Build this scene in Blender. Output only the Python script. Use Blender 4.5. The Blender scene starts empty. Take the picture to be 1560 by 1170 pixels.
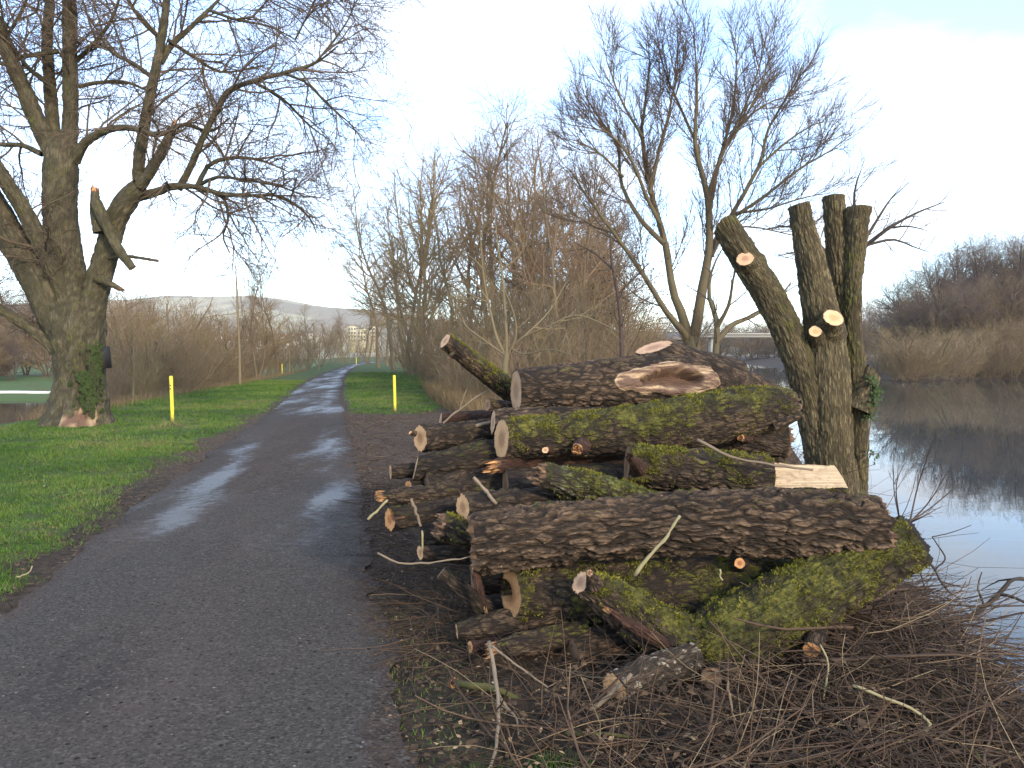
import bpy, math, random
import numpy as np
from mathutils import Vector

random.seed(11)
RNG = np.random.default_rng(11)
SC = bpy.context.scene
COL = SC.collection
R = math.radians

# ------------------------------------------------------------------ camera
CAM = np.array([0.0, 0.0, 1.6])
PITCH = math.atan(45 / 1200.0)
cam_d = bpy.data.cameras.new("camera")
cam_d.sensor_width = 36.0
cam_d.lens = 36.0 * 1200 / 1560
cam_d.clip_start = 0.05
cam_d.clip_end = 9000
cam = bpy.data.objects.new("camera", cam_d)
cam.location = CAM
cam.rotation_euler = (math.pi / 2 - PITCH, 0, 0)
COL.objects.link(cam)
SC.camera = cam

# ------------------------------------------------------------------ sky, sun, exposure
SUN_EL, SUN_AZ = R(20), R(150)      # azimuth from +Y towards +X: behind the camera, to the right
world = bpy.data.worlds.new("World")
SC.world = world
world.use_nodes = True
wn = world.node_tree
wn.nodes.clear()
w_out = wn.nodes.new("ShaderNodeOutputWorld")
w_bg = wn.nodes.new("ShaderNodeBackground")
w_bg.inputs["Strength"].default_value = 0.15
sky = wn.nodes.new("ShaderNodeTexSky")
sky.sky_type = 'NISHITA'
sky.sun_disc = False
sky.sun_elevation = SUN_EL
sky.sun_rotation = SUN_AZ
sky.air_density = 1.0
sky.dust_density = 0.3
sky.ozone_density = 1.6
w_tc = wn.nodes.new("ShaderNodeTexCoord")
w_sep = wn.nodes.new("ShaderNodeSeparateXYZ")
wn.links.new(w_tc.outputs["Generated"], w_sep.inputs[0])
w_zmax = wn.nodes.new("ShaderNodeMath"); w_zmax.operation = 'MAXIMUM'; w_zmax.inputs[1].default_value = 0.0
wn.links.new(w_sep.outputs["Z"], w_zmax.inputs[0])
w_zadd = wn.nodes.new("ShaderNodeMath"); w_zadd.operation = 'ADD'; w_zadd.inputs[1].default_value = 0.18
wn.links.new(w_zmax.outputs[0], w_zadd.inputs[0])
w_dx = wn.nodes.new("ShaderNodeMath"); w_dx.operation = 'DIVIDE'
w_dy = wn.nodes.new("ShaderNodeMath"); w_dy.operation = 'DIVIDE'
for n, ax in ((w_dx, "X"), (w_dy, "Y")):
    wn.links.new(w_sep.outputs[ax], n.inputs[0])
    wn.links.new(w_zadd.outputs[0], n.inputs[1])
w_cmb = wn.nodes.new("ShaderNodeCombineXYZ")
wn.links.new(w_dx.outputs[0], w_cmb.inputs[0])
wn.links.new(w_dy.outputs[0], w_cmb.inputs[1])
w_noise = wn.nodes.new("ShaderNodeTexNoise")
w_noise.inputs["Scale"].default_value = 1.15
w_noise.inputs["Detail"].default_value = 6
w_noise.inputs["Roughness"].default_value = 0.55
w_noise.inputs["Distortion"].default_value = 0.3
wn.links.new(w_cmb.outputs[0], w_noise.inputs["Vector"])
w_ramp = wn.nodes.new("ShaderNodeValToRGB")
w_ramp.color_ramp.elements[0].position = 0.40
w_ramp.color_ramp.elements[0].color = (0.10, 0.10, 0.10, 1)
w_ramp.color_ramp.elements[1].position = 0.66
w_ramp.color_ramp.elements[1].color = (0.95, 0.95, 0.95, 1)
wn.links.new(w_noise.outputs["Fac"], w_ramp.inputs[0])
w_mix = wn.nodes.new("ShaderNodeMixRGB")
w_mix.inputs[2].default_value = (11.4, 12.1, 13.2, 1)     # bright thin cloud layer
wn.links.new(w_ramp.outputs[0], w_mix.inputs[0])
w_gain = wn.nodes.new("ShaderNodeMixRGB"); w_gain.blend_type = 'MULTIPLY'
w_gain.inputs[0].default_value = 1.0
w_gain.inputs[2].default_value = (3.2, 3.5, 4.0, 1)       # added gain makes the sky between the clouds brighter and bluer
wn.links.new(sky.outputs[0], w_gain.inputs[1])
wn.links.new(w_gain.outputs[0], w_mix.inputs[1])
wn.links.new(w_mix.outputs[0], w_bg.inputs["Color"])
wn.links.new(w_bg.outputs[0], w_out.inputs[0])

sun_d = bpy.data.lights.new("sun", 'SUN')
sun_d.energy = 4.8
sun_d.angle = R(7)
sun_d.color = (1.0, 0.82, 0.58)
sun = bpy.data.objects.new("sun", sun_d)
sdir = Vector((math.sin(SUN_AZ) * math.cos(SUN_EL), math.cos(SUN_AZ) * math.cos(SUN_EL), math.sin(SUN_EL)))
sun.rotation_euler = sdir.to_track_quat('Z', 'Y').to_euler()
sun.location = (10, -20, 30)
COL.objects.link(sun)

SC.view_settings.view_transform = 'Standard'
SC.view_settings.look = 'None'
SC.view_settings.exposure = 0.0
SC.view_settings.gamma = 1.0
SC.view_settings.use_curve_mapping = False

# ------------------------------------------------------------------ helpers: pixels to points
def P(px, py, D):
    x = (px - 780) / 1200.0
    y = (585 - py) / 1200.0
    cp, sp = math.cos(PITCH), math.sin(PITCH)
    d = np.array([x, cp + y * sp, -sp + y * cp])
    return CAM + d * (D / d[1])

def GD(py, z=0.0):
    """distance along Y at which the ground of height z shows at image row py"""
    y = (585 - py) / 1200.0
    cp, sp = math.cos(PITCH), math.sin(PITCH)
    return (z - 1.6) * (cp + y * sp) / (-sp + y * cp)

def smooth(a, b, x):
    t = np.clip((x - a) / (b - a), 0, 1)
    return t * t * (3 - 2 * t)

# ------------------------------------------------------------------ helpers: numpy noise
def _hash(ix, iy, iz, seed):
    h = (ix.astype(np.int64) * 73856093) ^ (iy.astype(np.int64) * 19349663) ^ (iz.astype(np.int64) * 83492791) ^ (seed * 2654435761)
    h &= 0xFFFFFFFF
    h = ((h ^ (h >> 15)) * 2246822519) & 0xFFFFFFFF
    h = ((h ^ (h >> 13)) * 3266489917) & 0xFFFFFFFF
    return h ^ (h >> 16)

def vnoise(p, seed=0):
    f = np.floor(p)
    i = f.astype(np.int64)
    t = p - f
    t = t * t * (3 - 2 * t)
    out = 0
    for dx in (0, 1):
        wx = t[:, 0] if dx else 1 - t[:, 0]
        for dy in (0, 1):
            wy = t[:, 1] if dy else 1 - t[:, 1]
            for dz in (0, 1):
                wz = t[:, 2] if dz else 1 - t[:, 2]
                out = out + wx * wy * wz * (_hash(i[:, 0] + dx, i[:, 1] + dy, i[:, 2] + dz, seed) / 4294967295.0)
    return out

def fbm(p, seed=0, octv=4):
    a, s, out = 0.5, 1.0, 0
    for k in range(octv):
        out = out + a * vnoise(p * s, seed + k * 17)
        a *= 0.5
        s *= 2.03
    return out / (1 - 0.5 ** octv)

def worley(p, seed=0):
    f = np.floor(p)
    i = f.astype(np.int64)
    n = len(p)
    f1 = np.full(n, 9.0)
    f2 = np.full(n, 9.0)
    cid = np.zeros(n)
    for dx in (-1, 0, 1):
        for dy in (-1, 0, 1):
            for dz in (-1, 0, 1):
                a, b, c = i[:, 0] + dx, i[:, 1] + dy, i[:, 2] + dz
                h = _hash(a, b, c, seed)
                jx = (h & 1023) / 1023.0
                jy = ((h >> 10) & 1023) / 1023.0
                jz = ((h >> 20) & 1023) / 1023.0
                d = (a + jx - p[:, 0]) ** 2 + (b + jy - p[:, 1]) ** 2 + (c + jz - p[:, 2]) ** 2
                near = d < f1
                f2 = np.where(near, f1, np.minimum(f2, d))
                cid = np.where(near, (h % 997) / 997.0, cid)
                f1 = np.where(near, d, f1)
    return np.sqrt(f1), np.sqrt(f2), cid

# ------------------------------------------------------------------ helpers: objects
def raw_mesh(name, V, F, mat=None, attrs=None, flat=False):
    """V (n,3); F list of face arrays, each (m,k)"""
    V = np.asarray(V, dtype=np.float32)
    if isinstance(F, np.ndarray):
        F = [F]
    F = [np.asarray(f, dtype=np.int32) for f in F if len(f)]
    me = bpy.data.meshes.new(name)
    me.vertices.add(len(V))
    me.vertices.foreach_set("co", V.ravel())
    idx = np.concatenate([f.ravel() for f in F])
    tot = np.concatenate([np.full(len(f), f.shape[1], dtype=np.int32) for f in F])
    start = np.concatenate([[0], np.cumsum(tot)[:-1]]).astype(np.int32)
    me.loops.add(len(idx))
    me.loops.foreach_set("vertex_index", idx)
    me.polygons.add(len(tot))
    me.polygons.foreach_set("loop_start", start)
    if not flat:
        me.polygons.foreach_set("use_smooth", np.ones(len(tot), dtype=bool))
    me.update(calc_edges=True)
    for k, a in (attrs or {}).items():
        a = np.asarray(a, dtype=np.float32)
        if a.ndim == 2:
            at = me.attributes.new(k, 'FLOAT_VECTOR', 'POINT')
            at.data.foreach_set("vector", a.ravel())
        else:
            at = me.attributes.new(k, 'FLOAT', 'POINT')
            at.data.foreach_set("value", a)
    if mat is not None:
        me.materials.append(mat)
    return me

def obj(name, me, parent=None, loc=None, kind=None):
    o = bpy.data.objects.new(name, me)
    COL.objects.link(o)
    if parent is not None:
        o.parent = parent
    if loc is not None:
        o.location = loc
    if kind:
        o["kind"] = kind
    return o

def thing(name, label, cat, loc, group=None):
    o = bpy.data.objects.new(name, None)
    o.empty_display_size = 0.2
    COL.objects.link(o)
    o.location = loc
    return tag(o, label, cat, group)

def tag(o, label, cat, group=None):
    o["label"] = label
    o["category"] = cat
    if group:
        o["group"] = group
    return o

def dup(root, loc, rotz=0.0, scale=1.0, label=None, group=None):
    c = root.copy()
    COL.objects.link(c)
    c.location = loc
    c.rotation_euler = (0, 0, rotz)
    c.scale = (scale, scale, scale) if not isinstance(scale, tuple) else scale
    if label:
        c["label"] = label
    if group:
        c["group"] = group
    for ch in root.children:
        k = ch.copy()
        COL.objects.link(k)
        k.parent = c
    return c

# ------------------------------------------------------------------ helpers: node materials
class NT:
    def __init__(self, name):
        self.m = bpy.data.materials.new(name)
        self.m.use_nodes = True
        self.t = self.m.node_tree
        self.t.nodes.clear()
        self.out = self.t.nodes.new("ShaderNodeOutputMaterial")
        self.b = self.t.nodes.new("ShaderNodeBsdfPrincipled")
        self.b.inputs["Roughness"].default_value = 0.85
        self.t.links.new(self.b.outputs[0], self.out.inputs[0])
    def set(self, sock, v):
        if hasattr(v, "links"):
            self.t.links.new(v, sock)
        else:
            if isinstance(v, tuple) and len(v) == 3 and sock.type == 'RGBA':
                v = (*v, 1)
            sock.default_value = v
    def p(self, key, v):
        self.set(self.b.inputs[key], v)
    def attr(self, name, vec=False):
        n = self.t.nodes.new("ShaderNodeAttribute")
        n.attribute_name = name
        return n.outputs["Vector" if vec else "Fac"]
    def coord(self, which="Object"):
        return self.t.nodes.new("ShaderNodeTexCoord").outputs[which]
    def pos(self):
        return self.t.nodes.new("ShaderNodeNewGeometry").outputs["Position"]
    def rand(self):
        return self.t.nodes.new("ShaderNodeObjectInfo").outputs["Random"]
    def scalev(self, v, s):
        n = self.t.nodes.new("ShaderNodeVectorMath"); n.operation = 'MULTIPLY'
        self.set(n.inputs[0], v); n.inputs[1].default_value = s
        return n.outputs[0]
    def noise(self, vec, scale, detail=4, rough=0.55, dist=0.0):
        n = self.t.nodes.new("ShaderNodeTexNoise")
        self.set(n.inputs["Vector"], vec)
        n.inputs["Scale"].default_value = scale
        n.inputs["Detail"].default_value = detail
        n.inputs["Roughness"].default_value = rough
        n.inputs["Distortion"].default_value = dist
        return n.outputs["Fac"]
    def voro(self, vec, scale, feature='F1', out="Distance"):
        n = self.t.nodes.new("ShaderNodeTexVoronoi"); n.feature = feature
        self.set(n.inputs["Vector"], vec)
        n.inputs["Scale"].default_value = scale
        return n.outputs[out]
    def math(self, op, a, b=0.0, clamp=False):
        n = self.t.nodes.new("ShaderNodeMath"); n.operation = op; n.use_clamp = clamp
        self.set(n.inputs[0], a); self.set(n.inputs[1], b)
        return n.outputs[0]
    def ramp(self, v, a, b, lo=0.0, hi=1.0):
        n = self.t.nodes.new("ShaderNodeMapRange"); n.interpolation_type = 'SMOOTHSTEP'
        self.set(n.inputs[0], v)
        n.inputs[1].default_value = a; n.inputs[2].default_value = b
        n.inputs[3].default_value = lo; n.inputs[4].default_value = hi
        return n.outputs[0]
    def mix(self, f, a, b, mode='MIX'):
        n = self.t.nodes.new("ShaderNodeMixRGB"); n.blend_type = mode
        self.set(n.inputs[0], f); self.set(n.inputs[1], a); self.set(n.inputs[2], b)
        return n.outputs[0]
    def bump(self, h, strength=0.5, dist=0.01, normal=None):
        n = self.t.nodes.new("ShaderNodeBump")
        n.inputs["Strength"].default_value = strength
        n.inputs["Distance"].default_value = dist
        self.set(n.inputs["Height"], h)
        if normal is not None:
            self.set(n.inputs["Normal"], normal)
        return n.outputs[0]

def bark_mat(name, dark, light, moss1, moss2, lichen=None, rough=0.85, cell=(0.085, 0.026)):
    m = NT(name)
    co = m.coord()
    q = m.attr("q", True)                       # (along the stem, round it): grain follows the wood
    qa = m.scalev(q, (1 / cell[0], 1 / cell[1], 1 / cell[1]))
    wv = m.t.nodes.new("ShaderNodeTexNoise"); m.t.links.new(qa, wv.inputs["Vector"]); wv.inputs["Scale"].default_value = 0.9; wv.inputs["Detail"].default_value = 3
    wa = m.t.nodes.new("ShaderNodeVectorMath"); wa.operation = 'ADD'; m.t.links.new(qa, wa.inputs[0]); m.t.links.new(wv.outputs["Color"], wa.inputs[1])
    flake = m.voro(wa.outputs[0], 1.0, 'DISTANCE_TO_EDGE')
    fl = m.ramp(flake, 0.02, 0.22)
    streak = m.noise(m.scalev(q, (22, 130, 130)), 1.0, 5, 0.7)
    fine = m.noise(co, 70, 5, 0.7)
    mid = m.noise(co, 9, 4, 0.6)
    big = m.noise(co, 3.2, 3, 0.55)
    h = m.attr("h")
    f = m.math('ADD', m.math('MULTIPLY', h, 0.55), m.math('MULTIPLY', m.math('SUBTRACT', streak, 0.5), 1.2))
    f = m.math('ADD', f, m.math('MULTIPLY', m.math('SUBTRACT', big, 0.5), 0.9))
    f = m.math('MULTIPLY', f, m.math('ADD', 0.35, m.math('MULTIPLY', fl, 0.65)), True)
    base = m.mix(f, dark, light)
    speck = m.math('MULTIPLY', m.ramp(m.noise(m.scalev(q, (40, 90, 90)), 1.0, 4, 0.75), 0.60, 0.70), m.ramp(h, 0.35, 0.75))
    base = m.mix(m.math('MULTIPLY', speck, 0.55), base, tuple(min(1, 2.0 * x + 0.02) for x in light))
    if lichen:
        lf = m.math('MULTIPLY', m.ramp(m.noise(co, 24, 3, 0.6), 0.50, 0.58), m.ramp(h, 0.45, 0.8))
        base = m.mix(lf, base, lichen)
    ms = m.attr("moss")
    tex = m.math('ADD', m.math('MULTIPLY', m.math('SUBTRACT', mid, 0.5), 1.1), m.math('MULTIPLY', m.math('SUBTRACT', fine, 0.5), 1.0))
    tex = m.math('ADD', tex, m.math('MULTIPLY', m.math('SUBTRACT', m.math('MULTIPLY', h, fl), 0.62), 0.55))
    mm = m.ramp(m.math('ADD', ms, tex), 0.40, 0.74)
    grain = m.noise(co, 46, 4, 0.75)
    mc = m.mix(m.ramp(m.math('ADD', m.math('MULTIPLY', m.noise(co, 12, 4, 0.65), 0.6), m.math('MULTIPLY', grain, 0.5)), 0.42, 0.66), moss1, moss2)
    mc = m.mix(m.math('MULTIPLY', m.ramp(m.noise(co, 5.5, 3, 0.6), 0.46, 0.62), 0.75), mc, tuple(0.45 * a_ + 0.55 * b_ for a_, b_ in zip(moss1, dark)))
    col = m.mix(m.math('MULTIPLY', mm, 0.92), base, mc)
    wd = m.attr("wood")
    wcol = m.mix(m.noise(m.scalev(q, (9, 110, 110)), 1.0, 5, 0.7), (0.62, 0.40, 0.20), (0.84, 0.66, 0.42))
    wcol = m.mix(m.attr("rot"), wcol, (0.145, 0.088, 0.062))
    col = m.mix(m.ramp(wd, 0.4, 0.6), col, wcol)
    m.p("Base Color", col)
    m.p("Roughness", m.math('ADD', rough - 0.15, m.math('MULTIPLY', fine, 0.3)))
    m.p("Specular IOR Level", 0.3)
    hh = m.math('ADD', m.math('MULTIPLY', m.noise(co, 130, 4, 0.7), 0.7), m.math('MULTIPLY', streak, 1.1))
    hh = m.math('ADD', hh, m.math('MULTIPLY', fl, 0.9))
    hh = m.math('ADD', hh, m.math('MULTIPLY', m.math('MULTIPLY', grain, mm), 1.6))
    m.p("Normal", m.bump(hh, 0.9, 0.009))
    return m.m

MOSS_A, MOSS_B = (0.024, 0.027, 0.006), (0.148, 0.140, 0.024)
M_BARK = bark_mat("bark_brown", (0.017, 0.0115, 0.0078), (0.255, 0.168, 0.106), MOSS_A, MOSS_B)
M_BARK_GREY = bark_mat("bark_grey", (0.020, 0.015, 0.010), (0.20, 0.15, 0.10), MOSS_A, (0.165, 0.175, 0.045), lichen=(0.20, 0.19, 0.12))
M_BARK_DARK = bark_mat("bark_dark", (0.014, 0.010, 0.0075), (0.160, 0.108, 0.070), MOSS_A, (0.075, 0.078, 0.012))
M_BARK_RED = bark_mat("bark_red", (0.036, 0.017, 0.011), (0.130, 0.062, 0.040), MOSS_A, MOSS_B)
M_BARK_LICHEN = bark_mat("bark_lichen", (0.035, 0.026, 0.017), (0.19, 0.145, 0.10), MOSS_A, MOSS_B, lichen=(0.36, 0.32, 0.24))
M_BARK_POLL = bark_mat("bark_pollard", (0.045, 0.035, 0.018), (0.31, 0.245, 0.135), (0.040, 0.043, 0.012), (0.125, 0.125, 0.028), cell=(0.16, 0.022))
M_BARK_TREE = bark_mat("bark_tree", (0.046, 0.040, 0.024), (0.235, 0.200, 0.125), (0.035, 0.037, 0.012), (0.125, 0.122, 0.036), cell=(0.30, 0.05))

def wood_mat(name, pale, dark, heart):
    m = NT(name)
    rc = m.attr("rc", True)
    sep = m.t.nodes.new("ShaderNodeSeparateXYZ"); m.t.links.new(rc, sep.inputs[0])
    ln = m.t.nodes.new("ShaderNodeVectorMath"); ln.operation = 'LENGTH'; m.t.links.new(rc, ln.inputs[0])
    rr = m.math('ADD', ln.outputs["Value"], m.math('MULTIPLY', m.noise(rc, 9, 3), 0.03))
    ring = m.math('SINE', m.math('MULTIPLY', rr, 330.0))
    ring = m.math('ADD', m.math('MULTIPLY', ring, 0.5), 0.5)
    saw = m.noise(m.scalev(rc, (1, 9, 1)), 40, 3, 0.6)
    blot = m.noise(rc, 22, 4, 0.6)
    col = m.mix(m.ramp(blot, 0.3, 0.7), pale, dark)
    col = m.mix(m.math('MULTIPLY', ring, 0.55), col, dark)
    hr = m.attr("rad")
    col = m.mix(m.math('MULTIPLY', m.ramp(m.math('ADD', hr, m.math('MULTIPLY', m.math('SUBTRACT', blot, 0.5), 0.5)), 0.62, 0.22), 0.85), col, heart)
    col = m.mix(m.math('MULTIPLY', m.ramp(saw, 0.45, 0.7), 0.5), col, heart)
    at = m.t.nodes.new("ShaderNodeMath"); at.operation = 'ARCTAN2'
    m.t.links.new(sep.outputs[1], at.inputs[0]); m.t.links.new(sep.outputs[0], at.inputs[1])
    cx = m.t.nodes.new("ShaderNodeCombineXYZ"); m.t.links.new(m.math('MULTIPLY', at.outputs[0], 5.0), cx.inputs[0]); m.t.links.new(m.math('MULTIPLY', rr, 9.0), cx.inputs[1])
    crk = m.ramp(m.noise(cx.outputs[0], 1.6, 2, 0.5), 0.66, 0.72)
    col = m.mix(m.math('MULTIPLY', crk, 0.6), col, (0.09, 0.05, 0.03))
    col = m.mix(m.math('MULTIPLY', m.ramp(m.noise(rc, 6, 3, 0.6), 0.52, 0.72), 0.45), col, tuple(0.55 * x for x in dark))
    col = m.mix(m.ramp(hr, 0.90, 0.97), col, (0.10, 0.055, 0.03))
    col = m.mix(m.attr("rot"), col, (0.045, 0.022, 0.013))
    m.p("Base Color", col)
    m.p("Roughness", 0.75)
    m.p("Specular IOR Level", 0.3)
    m.p("Normal", m.bump(m.math('ADD', saw, m.math('MULTIPLY', ring, 0.3)), 0.35, 0.004))
    return m.m

M_CUT = wood_mat("cut_wood", (0.70, 0.44, 0.23), (0.56, 0.32, 0.15), (0.30, 0.155, 0.075))
M_CUT_PALE = wood_mat("cut_wood_pale", (0.62, 0.47, 0.28), (0.52, 0.36, 0.19), (0.42, 0.26, 0.12))
M_CUT_PINK = wood_mat("cut_wood_pink", (0.62, 0.41, 0.25), (0.50, 0.30, 0.17), (0.30, 0.165, 0.10))
M_CUT_ORANGE = wood_mat("cut_wood_orange", (0.62, 0.34, 0.15), (0.50, 0.25, 0.095), (0.26, 0.10, 0.04))
M_CUT_DULL = wood_mat("cut_wood_dull", (0.30, 0.19, 0.11), (0.20, 0.12, 0.07), (0.14, 0.075, 0.04))

m = NT("fresh_sawn_wood")
sn = m.noise(m.scalev(m.coord(), (3, 60, 60)), 1.0, 4, 0.6)
col = m.mix(m.ramp(sn, .3, .7), (0.58, 0.435, 0.26), (0.36, 0.25, 0.14))
m.p("Base Color", m.mix(m.ramp(m.noise(m.coord(), 16, 5, .7), .50, .68, 0, .7), col, (0.26, 0.16, 0.09)))
m.p("Roughness", 0.75); m.p("Specular IOR Level", 0.25)
m.p("Normal", m.bump(m.noise(m.scalev(m.coord(), (90, 8, 8)), 1.0, 3), 0.4, 0.004))
M_SAWN = m.m

def twig_mat(name, a, b, rough=0.8):
    m = NT(name)
    co = m.coord()
    n = m.noise(co, 6, 3, 0.6)
    f = m.math('ADD', m.math('MULTIPLY', n, 0.7), m.math('MULTIPLY', m.rand(), 0.4), True)
    m.p("Base Color", m.mix(f, a, b))
    m.p("Roughness", rough)
    m.p("Specular IOR Level", 0.3)
    return m.m

M_TWIG = twig_mat("twigs_brown", (0.105, 0.074, 0.042), (0.265, 0.190, 0.108))
M_TWIG_OLIVE = twig_mat("twigs_olive", (0.110, 0.083, 0.038), (0.285, 0.215, 0.105))
M_TWIG_DARK = twig_mat("twigs_dark", (0.036, 0.026, 0.022), (0.095, 0.066, 0.050))
M_TWIG_RED = twig_mat("twigs_reddish", (0.115, 0.078, 0.048), (0.265, 0.180, 0.110))
M_TWIG_PURPLE = twig_mat("twigs_purple", (0.075, 0.055, 0.048), (0.160, 0.118, 0.102))
M_TWIG_PALE = twig_mat("twigs_pale", (0.15, 0.115, 0.058), (0.26, 0.205, 0.11))
M_TRUNK = twig_mat("trunk_brown", (0.075, 0.055, 0.034), (0.215, 0.165, 0.100))
M_TWIG_BIG = twig_mat("twigs_old_tree", (0.060, 0.042, 0.029), (0.150, 0.108, 0.074))
M_TRUNK_OLIVE = twig_mat("trunk_olive", (0.036, 0.030, 0.017), (0.125, 0.100, 0.055))
M_TRUNK_PALE = twig_mat("trunk_pale", (0.115, 0.090, 0.050), (0.225, 0.18, 0.105))

def tone_mat(name, a, b, rough=0.8, c=None):
    m = NT(name)
    t = m.attr("tone")
    col = m.mix(t, a, b)
    if c:
        col = m.mix(m.ramp(t, 0.9, 0.95), col, c)
    n = m.noise(m.coord(), 30, 3)
    col = m.mix(m.math('MULTIPLY', n, 0.5), col, (0.02, 0.015, 0.01))
    m.p("Base Color", col)
    m.p("Roughness", rough)
    m.p("Specular IOR Level", 0.3)
    return m.m

M_BRUSH = tone_mat("brushwood", (0.030, 0.018, 0.012), (0.200, 0.125, 0.076), 0.8, (0.29, 0.215, 0.125))
M_STICK_MOSS = twig_mat("stick_mossy", (0.035, 0.034, 0.013), (0.120, 0.112, 0.032))
M_STICK_GREY = twig_mat("stick_grey", (0.105, 0.080, 0.056), (0.235, 0.180, 0.125))
M_STICK_PALE = twig_mat("stick_pale", (0.19, 0.165, 0.085), (0.33, 0.285, 0.16))
M_STICK_DARK = twig_mat("stick_dark", (0.022, 0.018, 0.016), (0.06, 0.048, 0.038))

# ------------------------------------------------------------------ helpers: tubes
def tubes(polys, sides):
    """polys: list of (pts, radii, tone) -> V, F, tone; each polyline becomes a tapering tube"""
    groups = {}
    for q in polys:
        groups.setdefault(len(q[0]), []).append(q)
    Vs, Fs, Ts, base = [], [], [], 0
    ang = np.arange(sides) * 2 * math.pi / sides
    ca, sa = np.cos(ang), np.sin(ang)
    for n, qs in groups.items():
        pts = np.array([q[0] for q in qs], dtype=np.float64)
        rad = np.array([q[1] for q in qs], dtype=np.float64)
        tone = np.array([q[2] for q in qs], dtype=np.float64)
        tg = np.empty_like(pts)
        tg[:, 1:-1] = pts[:, 2:] - pts[:, :-2]
        tg[:, 0] = pts[:, 1] - pts[:, 0]
        tg[:, -1] = pts[:, -1] - pts[:, -2]
        tg /= np.linalg.norm(tg, axis=2, keepdims=True) + 1e-12
        mean = pts[:, -1] - pts[:, 0]
        ref = np.zeros((len(qs), 3))
        ref[np.arange(len(qs)), np.argmin(np.abs(mean), axis=1)] = 1
        u = np.cross(tg, ref[:, None, :])
        u /= np.linalg.norm(u, axis=2, keepdims=True) + 1e-12
        v = np.cross(tg, u)
        ring = pts[:, :, None, :] + rad[:, :, None, None] * (u[:, :, None, :] * ca[None, None, :, None] + v[:, :, None, :] * sa[None, None, :, None])
        Vs.append(ring.reshape(-1, 3))
        Ts.append(np.repeat(tone, n * sides))
        k = np.arange(len(qs))[:, None, None] * (n * sides)
        i = np.arange(n - 1)[None, :, None] * sides
        j = np.arange(sides)[None, None, :]
        j2 = (j + 1) % sides
        a = base + k + i + j
        b = base + k + i + j2
        Fs.append(np.stack([a, b, b + sides, a + sides], axis=-1).reshape(-1, 4))
        base += len(qs) * n * sides
    return np.concatenate(Vs), np.concatenate(Fs), np.concatenate(Ts)

def spline(pts, radii, n):
    """Catmull-Rom resampling of a polyline with radii to n points"""
    pts = np.asarray(pts, float)
    radii = np.asarray(radii, float)
    if len(pts) == 2:
        t = np.linspace(0, 1, n)[:, None]
        return pts[0] + (pts[1] - pts[0]) * t, radii[0] + (radii[1] - radii[0]) * t[:, 0]
    seg = np.linalg.norm(np.diff(pts, axis=0), axis=1)
    s = np.concatenate([[0], np.cumsum(seg)])
    q = np.concatenate([[2 * pts[0] - pts[1]], pts, [2 * pts[-1] - pts[-2]]])
    t = np.linspace(0, s[-1], n)
    k = np.clip(np.searchsorted(s, t, side='right') - 1, 0, len(pts) - 2)
    f = ((t - s[k]) / seg[k])[:, None]
    p0, p1, p2, p3 = q[k], q[k + 1], q[k + 2], q[k + 3]
    out = 0.5 * (2 * p1 + (p2 - p0) * f + (2 * p0 - 5 * p1 + 4 * p2 - p3) * f ** 2 + (3 * p1 - p0 - 3 * p2 + p3) * f ** 3)
    return out, np.interp(t, s, radii)

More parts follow.
